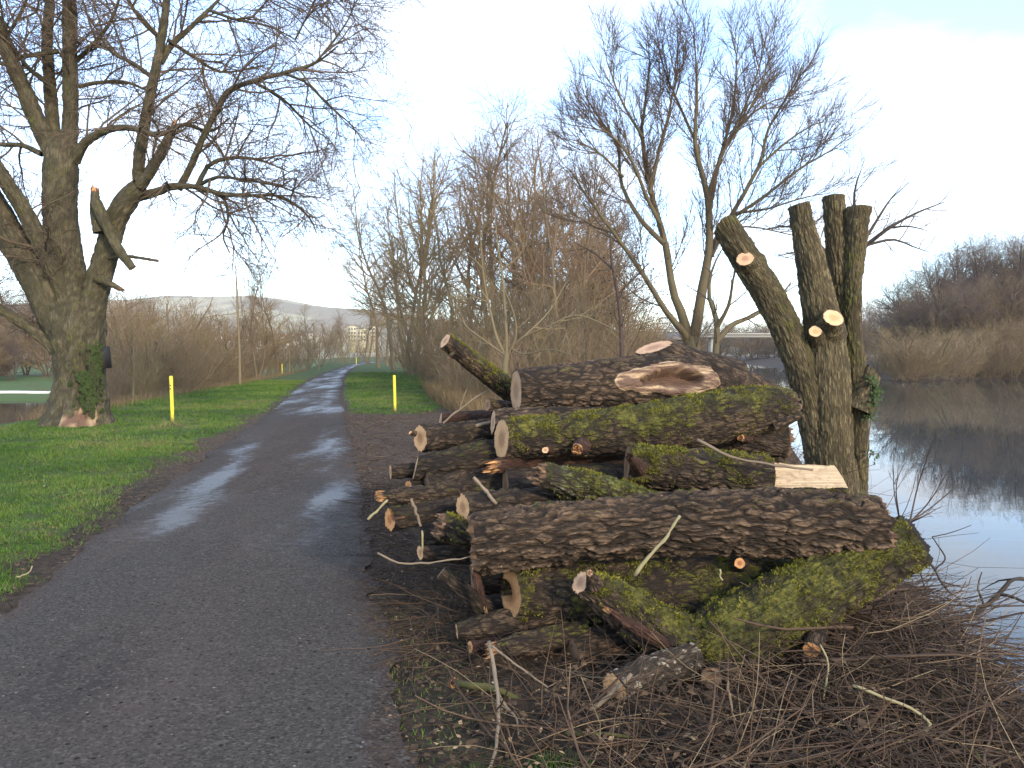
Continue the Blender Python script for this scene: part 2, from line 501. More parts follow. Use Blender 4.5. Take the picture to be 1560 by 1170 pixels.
# ------------------------------------------------------------------ bark-covered tube with real relief
def bark_tube(pts, radii, nu, nv, seed, cell=(0.16, 0.05), depth=0.012, low=0.06, mossdir=(0, -0.3, 1), moss=(0.3, 0.8, 0.8),
              hollow=None, cut=None, ragged=(0, 0), slant=(None, None), squash=1.0):
    C, rad = spline(pts, radii, nu)
    tg = np.gradient(C, axis=0)
    tg /= np.linalg.norm(tg, axis=1, keepdims=True)
    ref = np.array([0, 0, 1.0]) if abs(tg[nu // 2, 2]) < 0.75 else np.array([0, -1.0, 0])
    U = ref - tg * (tg @ ref)[:, None]
    U /= np.linalg.norm(U, axis=1, keepdims=True)
    W = np.cross(tg, U)
    th = np.arange(nv) * 2 * math.pi / nv
    N = U[:, None, :] * np.cos(th)[None, :, None] + W[:, None, :] * np.sin(th)[None, :, None]
    s = np.concatenate([[0], np.cumsum(np.linalg.norm(np.diff(C, axis=0), axis=1))])
    S = np.repeat(s[:, None], nv, 1)
    Rr = np.repeat(rad[:, None], nv, 1)
    rm = float(np.mean(rad))
    ct, st = np.cos(th)[None, :] * Rr, np.sin(th)[None, :] * Rr
    q = np.stack([S, ct, st], axis=-1).reshape(-1, 3)
    lowf = fbm(q * np.array([1.3, 2.2 / max(rm * 5, .4), 2.2 / max(rm * 5, .4)]), seed + 5, 3).reshape(nu, nv) - 0.5
    warp = np.stack([fbm(q * 9, seed + 31, 2), fbm(q * 9, seed + 32, 2), fbm(q * 9, seed + 33, 2)], axis=-1) - 0.5
    qb = (q + warp * np.array([cell[0] * 1.3, cell[1] * 1.9, cell[1] * 1.9])) / np.array([cell[0], cell[1], cell[1]])
    f1, f2, cid = worley(qb, seed)
    plate = smooth(0.02, 0.34, f2 - f1)
    qb2 = qb * np.array([2.2, 2.6, 2.6]) + 7.3
    g1, g2, _ = worley(qb2, seed + 9)
    plate2 = smooth(0.02, 0.35, g2 - g1)
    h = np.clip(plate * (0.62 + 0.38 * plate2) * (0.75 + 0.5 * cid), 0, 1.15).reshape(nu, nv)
    fine = fbm(q * np.array([28, 95, 95]), seed + 3, 2).reshape(nu, nv) - 0.5
    # moss
    md = np.array(mossdir, float)
    md /= np.linalg.norm(md)
    mb = fbm(q * 5.5, seed + 71, 3).reshape(nu, nv)
    ms = np.clip(moss[0] + moss[1] * (N @ md) * 0.5 + moss[2] * (mb - 0.5), 0, 1)
    disp = depth * (h - 0.6) + fine * depth * 0.8
    disp += np.clip(ms - 0.35, 0, 1) * ((fbm(q * 60, seed + 77, 2).reshape(nu, nv) - 0.4) * 0.016 + (fbm(q * 17, seed + 78, 2).reshape(nu, nv) - 0.5) * 0.022)
    wood = np.zeros((nu, nv))
    rot = np.zeros((nu, nv))
    rr = Rr * (1 + low * 2 * lowf)
    if hollow:      # (s, theta, half length, half angle, depth): rotten opening with a bare wooden lip
        hs, ht, hl, ha, hd = hollow
        dth = (th[None, :] - ht + math.pi) % (2 * math.pi) - math.pi
        wob = (fbm(q * 7, seed + 91, 3).reshape(nu, nv) - 0.5) * 0.7
        e = np.sqrt(((S - hs) / hl) ** 2 + (dth / ha) ** 2) + wob
        lip = smooth(1.42, 1.2, e)
        hole = smooth(0.86, 0.55, e)
        grain = fbm(q * np.array([7, 90, 90]), seed + 95, 3).reshape(nu, nv) - 0.5
        disp = disp * (1 - lip) + lip * (0.016 + grain * 0.030) - hole * hd
        wood = np.maximum(wood, lip)
        rot = np.maximum(rot, np.clip(0.93 + grain * 2.6 + hole * .6, 0.2, 1) * lip)
        ms = ms * (1 - lip)
        h = h * (1 - lip) + lip * 0.8
    Pn = C[:, None, :] + N * (rr + disp)[:, :, None] * np.array([1, 1, squash])
    # ends: ragged or slanted
    L = s[-1]
    for e, k in ((0, ragged[0]), (1, ragged[1])):
        if k:
            z = (S if e == 0 else L - S)
            amt = k * (fbm(np.stack([th * 0 + seed * .1, np.cos(th) * 2.2, np.sin(th) * 2.2], -1), seed + 41 + e, 3) - 0.25) * 1.6
            sh = np.clip(1 - z / (k * 3), 0, 1) * amt[None, :]
            Pn = Pn + tg[:, None, :] * (sh * (1 if e == 0 else -1))[:, :, None]
    for e, sl in ((0, slant[0]), (1, slant[1])):
        if sl is not None:   # sl: world vector; the end plane leans so that it faces that way
            k = 0 if e == 0 else nu - 1
            nrm = np.array(sl, float); nrm /= np.linalg.norm(nrm)
            t0 = tg[k]
            off = -((Pn - C[k]) - (((Pn - C[k]) @ t0)[:, :, None]) * t0) @ nrm / (t0 @ nrm)
            z = (S if e == 0 else L - S)
            wgt = np.clip(1 - z / (rm * 3.0), 0, 1) ** 1.5
            Pn = Pn + tg[k] * (off * wgt)[:, :, None]
    cutm_ = np.zeros((nu, nv))
    if cut:         # list of (point, normal): flat saw cuts; everything beyond the plane is taken down onto it
        for cp, cn, t0 in cut:
            cn = np.array(cn, float); cn /= np.linalg.norm(cn)
            d = (Pn - np.array(cp)) @ cn
            m = (d > 0) & (S > t0 * L)
            cutm_ = np.where(m, 1.0, cutm_)
            Pn = Pn - np.where(m, d, 0)[:, :, None] * cn
            wood = np.where(m & (d > 0.004), 1.0, wood)
            ms = np.where(m, 0, ms)
    return dict(q=q, cutm=cutm_, P=Pn, h=h, moss=ms, wood=wood, rot=rot, C=C, tg=tg, N=N, rad=rad, s=s)

def tube_mesh(name, T, mat, loc, part=None):
    """part None: all faces; 'bark' / 'sawn': the faces outside / inside a flat saw cut"""
    nu, nv = T["P"].shape[:2]
    i = np.arange(nu - 1)[:, None] * nv
    j = np.arange(nv)[None, :]
    j2 = (j + 1) % nv
    F = np.stack([i + j, i + j2, i + nv + j2, i + nv + j], -1).reshape(-1, 4)
    V = T["P"].reshape(-1, 3) - np.asarray(loc)
    at = dict(h=T["h"].ravel(), moss=T["moss"].ravel(), wood=T["wood"].ravel(), rot=T["rot"].ravel(), q=T["q"])
    if part:
        k = T["cutm"].ravel()[F].mean(axis=1) > 0.6
        F = F[k] if part == "sawn" else F[~k]
        ids, inv = np.unique(F, return_inverse=True)
        F = inv.reshape(F.shape); V = V[ids]
        at = {a: v[ids] for a, v in at.items()}
    return raw_mesh(name, V, F, mat, at)

def cap_mesh(name, T, end, mat, loc, seed, kind="saw", hole=None, spike=0.05):
    """end disc that shares the outline of the bark ring; kind 'saw' is flat, 'torn' is splintered"""
    nv = T["P"].shape[1]
    k = 0 if end == 0 else -1
    ring = T["P"][k]
    c = ring.mean(axis=0)
    ax = -T["tg"][k] if end == 0 else T["tg"][k]
    u = T["N"][k][0]
    w = np.cross(ax, u)
    fr = np.array([1.0, 0.97, 0.93, 0.86, 0.78, 0.68, 0.57, 0.46, 0.35, 0.24, 0.14, 0.06])
    nr = len(fr)
    V = c + (ring - c)[None] * fr[:, None, None]
    loc2 = np.stack([(V - c) @ u, (V - c) @ w], -1)
    rmax = np.linalg.norm(ring - c, axis=1).mean()
    q = np.concatenate([loc2 / rmax * 1.6, np.full(loc2.shape[:2] + (1,), seed * 3.1)], -1).reshape(-1, 3)
    rot = np.zeros((nr, nv))
    inner = np.clip((1 - fr) * 14, 0, 1)[:, None]
    if kind == "torn":
        z = (fbm(q * 3.2, seed + 3, 3).reshape(nr, nv) - 0.42) * spike * 2.2
        z += (vnoise(q * np.array([9, 9, 1]), seed + 4).reshape(nr, nv) - 0.4) * spike * 0.9
        V = V + ax * (z * inner)[:, :, None]
        rot = np.clip(fbm(q * 2.5, seed + 8, 3).reshape(nr, nv) * 2.2 - 0.85, 0, 1)
    else:
        z = (fbm(q * 2.0, seed + 3, 2).reshape(nr, nv) - 0.5) * 0.004
        V = V + ax * (z * inner)[:, :, None]
    if hole:
        hx, hy, hrx, hry, hd = hole
        e = np.sqrt(((loc2[..., 0] / rmax - hx) / hrx) ** 2 + ((loc2[..., 1] / rmax - hy) / hry) ** 2)
        m = smooth(1.05, 0.85, e)
        V = V - ax * (m * hd)[:, :, None]
        rot = np.maximum(rot, m)
    Vf = np.concatenate([V.reshape(-1, 3), V[-1].mean(axis=0)[None]])
    i = np.arange(nr - 1)[:, None] * nv
    j = np.arange(nv)[None, :]
    j2 = (j + 1) % nv
    F = np.stack([i + j, i + nv + j, i + nv + j2, i + j2], -1).reshape(-1, 4)
    if end == 1:
        F = F[:, ::-1]
    last = (nr - 1) * nv
    Ft = np.stack([last + np.arange(nv), np.full(nv, nr * nv), last + (np.arange(nv) + 1) % nv], -1)
    if end == 1:
        Ft = Ft[:, ::-1]
    pith = RNG.uniform(-0.25, 0.25, 2) * rmax
    rc = np.concatenate([loc2 - pith, np.zeros(loc2.shape[:2] + (1,))], -1).reshape(-1, 3)
    rc = np.concatenate([rc, rc[-1:]])
    rad = np.concatenate([np.repeat(fr, nv), [0.0]])
    rot = np.concatenate([rot.ravel(), rot.ravel()[-1:]])
    return raw_mesh(name, Vf - np.asarray(loc), [F, Ft], mat, dict(rc=rc, rad=rad, rot=rot))

M_MOSS = NT("moss_tufts")
_t = M_MOSS.attr("tone")
_c = M_MOSS.mix(M_MOSS.ramp(_t, 0, .7), (0.040, 0.045, 0.008), (0.160, 0.155, 0.020))
M_MOSS.p("Base Color", M_MOSS.mix(M_MOSS.ramp(_t, .75, 1.0), _c, (0.24, 0.21, 0.05)))
M_MOSS.p("Roughness", 0.9); M_MOSS.p("Specular IOR Level", 0.15)
M_MOSS = M_MOSS.m
def moss_tufts(T, loc, seed):
    """little leaning moss leaves standing on the cushions, denser where the moss is thick"""
    g = np.random.default_rng(seed)
    nu, nv = T["moss"].shape
    q = T["q"]
    pat = fbm(q * 15, seed + 71, 3) + .55 * (fbm(q * 48, seed + 72, 2) - .5)
    w_ = np.clip(T["moss"].ravel() * 1.25 - .30, 0, 1) * smooth(.40, .62, pat) * (T["h"].ravel() > .30)
    w_[: nv * 2] = 0; w_[-nv * 2:] = 0
    area = 2 * math.pi * T["rad"].mean() * T["s"][-1]
    n = int(min(7500, area * 5200))
    if w_.sum() < 1: w_ = w_ + 1e-6
    k = g.choice(len(w_), n, p=w_ / w_.sum())
    p = T["P"].reshape(-1, 3)[k] + g.normal(0, .004, (n, 3))
    nn = T["N"].reshape(-1, 3)[k]
    d = nn + g.normal(0, .55, (n, 3)) + np.array([0, 0, .25]); d /= np.linalg.norm(d, axis=1, keepdims=True)
    u = np.cross(d, g.normal(0, 1, (n, 3))); u /= np.linalg.norm(u, axis=1, keepdims=True)
    L = g.uniform(.006, .016, n)[:, None]; wd = g.uniform(.0025, .005, n)[:, None]
    V = np.stack([p - u * wd - nn * .002, p + u * wd - nn * .002, p + d * L], 1).reshape(-1, 3)
    tone = np.repeat(np.clip(.25 + .9 * (pat[k] - .45) * 2 + g.normal(0, .18, n), 0, 1), 3)
    return raw_mesh("moss", V - loc, np.arange(3 * n).reshape(-1, 3), M_MOSS, dict(tone=tone))

SEED = [100]
def stub(parent, loc, p0, p1, r0, r1, bark, cutm, name="branch_stub", kind="saw", nv=28, slant=None, cell=(0.09, 0.035), depth=0.006, spike=0.05):
    SEED[0] += 7
    pts = [p0, np.asarray(p0) * 0.45 + np.asarray(p1) * 0.55, p1]
    T = bark_tube(pts, [r0 * 1.25, (r0 + r1) / 2, r1], 18, nv, SEED[0], cell, depth, 0.08, moss=(0.25, 0.5, 0.8), slant=(None, slant))
    b = obj(name, tube_mesh(name, T, bark, loc), parent)
    obj("cut_face", cap_mesh("cut_face", T, 1, cutm, loc, SEED[0], kind, spike=spike), b)
    return b

def log(label, pts, radii, bark=None, cutm=None, nv=110, du=0.010, cap=("saw", "saw"), cell=(0.16, 0.05), depth=0.013, low=0.07,
        moss=(0.3, 0.8, 0.8), mossdir=(0, -0.3, 1), holes=(None, None), stubs=(), cut2=None, group="felled logs stacked in the pile", spike=0.05, seed=None, **kw):
    SEED[0] += 13
    sd = seed or SEED[0]
    pts = [np.asarray(p, float) for p in pts]
    L = sum(np.linalg.norm(pts[i + 1] - pts[i]) for i in range(len(pts) - 1))
    nu = int(max(24, L / du))
    T = bark_tube(pts, radii, nu, nv, sd, cell, depth, low, mossdir, moss, **kw)
    mid = T["C"][len(T["C"]) // 2]
    loc = np.array([mid[0], mid[1], T["P"][:, :, 2].min()])
    e = thing("log", label, "log", loc, group)
    bark = bark or M_BARK
    cutm = cutm or M_CUT
    if T["cutm"].any():
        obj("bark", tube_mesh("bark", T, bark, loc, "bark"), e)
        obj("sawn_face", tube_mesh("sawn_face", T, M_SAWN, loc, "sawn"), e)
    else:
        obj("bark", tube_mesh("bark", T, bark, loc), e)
    if moss[0] > .40 and T["rad"].max() > .09:
        obj("moss", moss_tufts(T, loc, sd), e, kind="stuff")
    cm = (cutm, cut2 or cutm)
    for k in (0, 1):
        if cap[k]:
            obj("cut_face" if cap[k] == "saw" else "torn_end", cap_mesh("cut_face", T, k, cm[k], loc, sd + k, cap[k], holes[k], spike), e)
    for st in stubs:
        stub(e, loc, **st)
    e_T = T
    return e, e_T, loc

# ================================================================== THE SETTING
# ---- path outline, measured on the flat ground
_pl = [(1400, -760), (1170, -320), (1050, -150), (945, 0), (880, 84), (800, 180), (750, 240), (700, 310), (650, 385), (620, 424), (600, 445), (580, 472), (565, 506), (556, 532), (551, 556), (549, 590)]
_pr = [(1400, 712), (1170, 640), (1100, 614), (1000, 585), (945, 571), (880, 560), (800, 548), (750, 543), (700, 537), (650, 524), (620, 518), (600, 517), (580, 520), (565, 528), (556, 546), (551, 580), (549, 640)]
def _edge(lst):
    D = np.array([GD(y) for y, _ in lst])
    X = np.array([(x - 780) / 1200.0 for _, x in lst]) * D
    X = np.array([P(x, y, GD(y))[0] for y, x in lst])
    D = np.concatenate([[-12.0], D]); X = np.concatenate([[X[0] + (X[0] - X[1]) / (D[1] - D[2]) * (-12 - D[1])], X])
    return D, X
PLD, PLX = _edge(_pl)
PRD, PRX = _edge(_pr)
def path_l(D): return np.interp(D, PLD, PLX)
def path_r(D): return np.interp(D, PRD, PRX)
def x_bank(D): return 2.75 + 0.24 * (np.asarray(D, float) - 5) + 0.25 * np.sin(np.asarray(D) * 0.8) * smooth(6, 12, np.asarray(D, float))
def x_lawn(D): return np.interp(D, [-20, 5, 16.7, 25.6, 40.8, 83, 160, 400], [-12.5, -10.6, -10.9, -12.4, -14.3, -21.0, -36, -90])
Z_RIVER, Z_POND = -1.45, -2.25

def far_dist(X, D):
    return np.minimum(D - np.interp(X, [30, 36, 45, 60, 80, 150, 400, 3000], [90, 88, 87, 99, 103, 104, 110, 300]), (X - (41 + 0.2 * (D - 88))) * 0.8)

def terrain(X, D, detail=True):
    X = np.asarray(X, float); D = np.asarray(D, float)
    h = np.zeros(np.broadcast(X, D).shape)
    # left: the embankment falls away behind the lawn, with a pond beyond
    dl = x_lawn(D) - X
    low = -2.0 - 0.0 * D
    pond = smooth(-18, -22, X + (D - 50) * 0.12) * smooth(30, 36, D) * smooth(66, 62.5, D)
    low = low - 1.2 * pond + 0.35 * smooth(66, 90, D)
    fld = smooth(0, 7, dl)
    h = h * (1 - fld) + low * fld
    # the river: bank, bed, far bank
    dr = X - x_bank(D)
    far_d = far_dist(X, D)
    bed = -0.10 * smooth(-1.6, -0.2, dr) - 1.6 * smooth(-0.3, 1.3, dr) - 1.4 * smooth(1.0, 7.0, dr)
    farb = smooth(-6, 0.5, far_d) * 1.65 + smooth(0, 12, far_d) * 1.7
    h = h + np.where(dr > -2, bed + np.where(dr > 4, farb, 0), 0)
    if detail:
        p = np.stack([X, D, 0 * X], -1).reshape(-1, 3)
        n1 = (fbm(p * 0.9, 401, 3).reshape(h.shape) - 0.5)
        n2 = (fbm(p * 4.5, 402, 3).reshape(h.shape) - 0.5)
        pl, pr = path_l(D), path_r(D)
        off = smooth(0.05, 0.6, np.maximum(pl - X, X - pr))
        bk = smooth(0.0, 1.2, X - pr) * smooth(40, 20, D)
        h = h + off * (n1 * 0.10 + n2 * 0.035 + 0.02) + bk * n2 * 0.06
        # low heap of soil and litter below the log pile
        h = h + 0.10 * np.exp(-((X - 1.2) / 1.1) ** 2 - ((D - 4.8) / 1.0) ** 2)
        h = h - (1 - off) * 0.03
    return h

def ground_z(x, y):
    return float(terrain(np.array([x]), np.array([y]))[0])

def at_px(px, D):
    x = (px - 780) / 1200.0 * D
    return np.array([x, D, ground_z(x, D)])

# ---- ground sheet, a fan of lines that follow path and bank
a_in = np.linspace(-1.0, 0.9, 230)
a_l = -1.0 - np.geomspace(0.02, 9.0, 46)[::-1]
a_r = 0.9 + np.geomspace(0.02, 9.0, 46)
A = np.concatenate([a_l, a_in, a_r])
Dg = -8 + np.geomspace(3.0, 3600, 330)
GX = A[None, :] * (Dg[:, None] + 8)
GDm = np.repeat(Dg[:, None], len(A), 1)
GZ = terrain(GX, GDm)
nr_, nc_ = GX.shape
ii = np.arange(nr_ - 1)[:, None] * nc_
jj = np.arange(nc_ - 1)[None, :]
GF = np.stack([ii + jj, ii + jj + 1, ii + nc_ + jj + 1, ii + nc_ + jj], -1).reshape(-1, 4)

def lawn_mask(X, D):
    """1 where the grass grows, 0 on bare soil and litter"""
    pl, pr = path_l(D), path_r(D)
    p = np.stack([X, D, 0 * X], -1).reshape(-1, 3)
    n = (fbm(p * 1.1, 411, 3).reshape(np.shape(X)) - 0.5)
    n2 = (fbm(p * 5, 412, 2).reshape(np.shape(X)) - 0.5)
    verge = np.interp(D, [0, 6, 9, 12, 17, 24, 60], [0.05, 0.08, 0.22, 0.36, 0.28, 0.10, 0.1])
    left = smooth(-0.05, 0.55, (pl - X) - verge + n * 0.8 + n2 * 0.35)
    rgt = smooth(21.0, 22.5, D + n * 4 + n2 * 3) * smooth(0.0, 0.4, (X - pr) - 0.12 + n2 * 0.3) * smooth(1.0, 0.0, (X - pr) - np.interp(D, [20, 26, 60, 160], [2.2, 3.0, 5.5, 14]) + n * 2)
    near = smooth(5.5, 4.0, D) * smooth(0.42, 0.1, np.abs(X - pr - 0.20) + n * 1.1) * 0.34
    return np.clip(np.maximum(np.maximum(left, rgt), near), 0, 1)

LM = lawn_mask(GX, GDm)
FIELD = smooth(2, 6, x_lawn(GDm) - GX) * smooth(62, 64, GDm)
MUD = smooth(9.5, 12, GDm) * smooth(23, 20.5, GDm) * smooth(-3, -1.2, GX - path_l(GDm)) * smooth(5.5, 3.5, GX - path_r(GDm))

m = NT("ground_soil")
gp = m.pos()
gf = m.noise(gp, 14, 6, 0.68)
gl = m.noise(gp, 1.6, 4, 0.6)
soil = m.mix(m.ramp(gf, 0.32, 0.7), (0.020, 0.014, 0.009), (0.082, 0.056, 0.036))
soil = m.mix(m.math('MULTIPLY', m.attr("mud"), 0.75), soil, m.mix(m.ramp(gf, 0.35, 0.7), (0.045, 0.029, 0.018), (0.140, 0.092, 0.058)))
lit = m.voro(gp, 34, 'F1', "Color")
sepl = m.t.nodes.new("ShaderNodeSeparateColor"); m.t.links.new(lit, sepl.inputs[0])
soil = m.mix(m.ramp(sepl.outputs[0], 0.94, 0.97), soil, (0.15, 0.095, 0.05))
grn = m.mix(m.ramp(m.noise(gp, 7, 5, 0.7), 0.3, 0.7), (0.022, 0.046, 0.007), (0.064, 0.112, 0.017))
grn = m.mix(m.ramp(gl, 0.42, 0.68), grn, (0.070, 0.070, 0.020))
fldc = m.mix(m.noise(gp, 0.25, 4), (0.05, 0.10, 0.02), (0.09, 0.12, 0.035))
gm = m.ramp(m.math('ADD', m.attr("grass"), m.math('MULTIPLY', m.math('SUBTRACT', gf, 0.5), 0.8)), 0.35, 0.65)
gc = m.mix(gm, soil, grn)
gc = m.mix(m.attr("field"), gc, fldc)
m.p("Base Color", gc)
m.p("Roughness", 0.9)
m.p("Specular IOR Level", 0.25)
m.p("Normal", m.bump(m.math('ADD', gf, m.noise(gp, 60, 4, 0.7)), 0.9, 0.03))
obj("ground", raw_mesh("ground", np.stack([GX, GDm, GZ], -1).reshape(-1, 3), GF, m.m,
                       dict(grass=LM.ravel(), field=FIELD.ravel(), mud=MUD.ravel())), kind="structure")

# ---- wet asphalt path
PD = -8 + np.geomspace(3.0, 175, 420)
nu_ = 40
f_ = np.linspace(0, 1, nu_)
pn = np.stack([PD * 2.2, 0 * PD, 0 * PD], -1)
jl = (fbm(pn, 421, 4) - 0.5) * 0.28
jr = (fbm(pn * 1.4 + 50, 422, 3) - 0.5) * 0.30
xl, xr = path_l(PD) + jl - 0.06, path_r(PD) + jr + 0.05
PX = xl[:, None] + (xr - xl)[:, None] * f_[None, :]
PDD = np.repeat(PD[:, None], nu_, 1)
wid = (xr - xl)[:, None]
tracks = -0.012 * np.exp(-((f_ - 0.24) / 0.12) ** 2) - 0.012 * np.exp(-((f_ - 0.78) / 0.12) ** 2)
pz = terrain(PX, PDD, False) + 0.014 + tracks[None, :] - 0.030 * (np.abs(f_ - 0.5) * 2)[None, :] ** 6
pz = pz + (fbm(np.stack([PX, PDD, 0 * PX], -1).reshape(-1, 3) * 2.0, 431, 3).reshape(PX.shape) - 0.5) * 0.012
i = np.arange(len(PD) - 1)[:, None] * nu_
j = np.arange(nu_ - 1)[None, :]
PF = np.stack([i + j, i + j + 1, i + nu_ + j + 1, i + nu_ + j], -1).reshape(-1, 4)
nz = fbm(np.stack([PX * 1.2, PDD * 0.30, 0 * PX], -1).reshape(-1, 3), 441, 3).reshape(PX.shape)
nz2 = fbm(np.stack([PX * 4.0, PDD * 0.9, 0 * PX], -1).reshape(-1, 3), 442, 3).reshape(PX.shape)
F2 = np.repeat(f_[None, :], len(PD), 0)
tl = np.exp(-((F2 - 0.23) / 0.105) ** 2) * smooth(6.2, 7.6, PDD) * smooth(17, 13, PDD)
tr = np.exp(-((F2 - 0.80) / 0.13) ** 2) * (0.75 * smooth(6.8, 8.5, PDD) * smooth(20, 15, PDD) + 0.12 * smooth(3.3, 5, PDD))
fp = smooth(19, 24, PDD) * (0.36 + 0.25 * np.exp(-((F2 - 0.75) / 0.2) ** 2))
WET = np.clip(0.10 + tl * 0.85 + tr * 0.62 + fp + ((nz - 0.5) * 1.3 + (nz2 - 0.5) * 1.0) * smooth(4.0, 8.5, PDD), 0, 1.2)
MUDP = smooth(8.0, 10.5, PDD) * smooth(21.5, 18.5, PDD) * (0.45 + 0.55 * np.exp(-((F2 - 0.52) / 0.2) ** 2)) + 0.35 * np.exp(-((F2 - 0.5) / 0.16) ** 2) * smooth(2, 6, PDD) * smooth(30, 18, PDD)
MUDP = np.maximum(MUDP, smooth(0.11, 0.0, F2 + (nz2 - .5) * .2) * 0.9 + smooth(0.88, 1.0, F2 + (nz2 - .5) * .25) * 0.95)
m = NT("asphalt_wet")
gp = m.pos()
fine = m.math('ADD', m.math('MULTIPLY', m.noise(gp, 95, 5, 0.72), 0.6), m.math('MULTIPLY', m.noise(gp, 34, 4, 0.7), 0.4))
mid = m.noise(gp, 9, 5, 0.65)
wv = m.attr("wet")
wet = m.ramp(m.math('ADD', wv, m.math('MULTIPLY', m.math('SUBTRACT', mid, 0.5), 1.3)), 0.22, 1.05)
dry = m.mix(m.ramp(fine, 0.3, 0.72), (0.036, 0.0315, 0.0275), (0.100, 0.088, 0.077))
mudc = m.mix(m.ramp(mid, 0.3, 0.7), (0.040, 0.030, 0.024), (0.082, 0.059, 0.047))
col = m.mix(m.math('MULTIPLY', m.ramp(m.math('ADD', m.attr("mud"), m.math('MULTIPLY', m.math('SUBTRACT', mid, 0.5), 1.0)), 0.15, 0.9), 0.85), dry, mudc)
wear = m.noise(m.scalev(gp, (1.0, 0.35, 1)), 1.3, 5, 0.65)
col = m.mix(m.math('MULTIPLY', m.ramp(wear, 0.42, 0.72), 0.55), col, (0.100, 0.074, 0.060))
col = m.mix(m.math('MULTIPLY', m.ramp(m.noise(m.scalev(gp, (1.2, 0.5, 1)), 0.9, 4, 0.6), 0.52, 0.75), 0.55), col, (0.030, 0.0285, 0.028))
stone = m.voro(gp, 75, 'F1', "Color")
ss_ = m.t.nodes.new("ShaderNodeSeparateColor"); m.t.links.new(stone, ss_.inputs[0])
col = m.mix(m.math('MULTIPLY', m.ramp(ss_.outputs[0], 0.70, 0.95), 0.55), col, (0.135, 0.122, 0.106))
col = m.mix(m.math('MULTIPLY', m.ramp(ss_.outputs[1], 0.65, 0.9), 0.5), col, (0.022, 0.020, 0.019))
vc = m.voro(gp, 26, 'F1', "Color")
sc_ = m.t.nodes.new("ShaderNodeSeparateColor"); m.t.links.new(vc, sc_.inputs[0])
spk = m.math('MULTIPLY', m.ramp(sc_.outputs[0], 0.955, 0.965), m.ramp(m.voro(gp, 26), 0.20, 0.12))
col = m.mix(spk, col, (0.27, 0.23, 0.18))
spk2 = m.math('MULTIPLY', m.ramp(sc_.outputs[1], 0.90, 0.92), m.ramp(m.voro(gp, 26), 0.32, 0.2))
col = m.mix(spk2, col, (0.020, 0.014, 0.010))
col = m.mix(m.math('MULTIPLY', wet, 0.35), col, (0.020, 0.020, 0.022))
m.p("Base Color", col)
m.p("Roughness", m.math('SUBTRACT', m.math('ADD', 0.80, m.math('MULTIPLY', fine, 0.2)), m.math('MULTIPLY', wet, 0.52)))
m.p("Specular IOR Level", m.math('ADD', 0.10, m.math('MULTIPLY', wet, 0.55)))
bs = m.math('ADD', m.math('MULTIPLY', m.noise(gp, 240, 3, 0.7), 0.6), m.math('ADD', fine, m.math('MULTIPLY', mid, 0.7)))
bs = m.math('ADD', bs, m.math('MULTIPLY', m.voro(gp, 75), 1.2))
m.p("Normal", m.bump(bs, 0.7, 0.010))
obj("path", raw_mesh("path", np.stack([PX, PDD, pz], -1).reshape(-1, 3), PF, m.m, dict(wet=WET.ravel(), mud=MUDP.ravel())), kind="structure")

# ---- water
def water_mat(name, deep, ripple, rough=0.03):
    m = NT(name)
    gp = m.pos()
    m.p("Base Color", deep)
    m.p("Roughness", rough)
    m.p("IOR", 1.333)
    m.p("Specular IOR Level", 0.5)
    w = m.noise(m.scalev(gp, (0.55, 1.0, 1)), 1.1, 3, 0.55, 0.4)
    w2 = m.noise(m.scalev(gp, (0.3, 0.8, 1)), 0.22, 2, 0.5)
    patch = m.ramp(m.noise(m.scalev(gp, (0.02, 0.06, 1)), 1.0, 3), 0.45, 0.65, 0.25, 1.0)
    m.p("Normal", m.bump(m.math('MULTIPLY', m.math('ADD', w, w2), patch), ripple, 0.05))
    return m.m
def sheet(name, x0, x1, y0, y1, z, mat):
    xs = np.linspace(x0, x1, 12); ys = np.linspace(y0, y1, 12)
    X, Y = np.meshgrid(xs, ys)
    i = np.arange(11)[:, None] * 12; j = np.arange(11)[None, :]
    F = np.stack([i + j, i + j + 1, i + 13 + j, i + 12 + j], -1).reshape(-1, 4)
    return obj(name, raw_mesh(name, np.stack([X, Y, 0 * X + z], -1).reshape(-1, 3), F, mat), kind="structure")
sheet("river", 2.2, 900, -30, 900, Z_RIVER, water_mat("river_water", (0.034, 0.046, 0.050), 0.07, 0.015))
sheet("pond", -120, -16, 28, 68, Z_POND, water_mat("pond_water", (0.05, 0.05, 0.04), 0.10))

# ---- pale gravel edging along the far pond shore
xs = np.linspace(-75, -37.6, 30)
yy = 71.0 + 0.0 * xs + np.sin(xs * 0.12) * 0.5
zz = np.array([ground_z(a, b) for a, b in zip(xs, yy)]) + 0.22
prof = [(-0.28, -0.25), (-0.28, 0.0), (0.28, 0.0), (0.28, -0.25)]
V = np.array([[x, y + p[0], z + p[1]] for x, y, z in zip(xs, yy, zz) for p in prof])
i = np.arange(29)[:, None] * 4; j = np.arange(4)[None, :]; j2 = (j + 1) % 4
m = NT("pale_gravel"); m.p("Base Color", m.mix(m.noise(m.pos(), 3), (0.62, 0.6, 0.55), (0.75, 0.73, 0.68)))
obj("gravel_kerb", raw_mesh("kerb", V, np.stack([i + j, i + j2, i + 4 + j2, i + 4 + j], -1).reshape(-1, 4), m.m, flat=True), kind="structure")

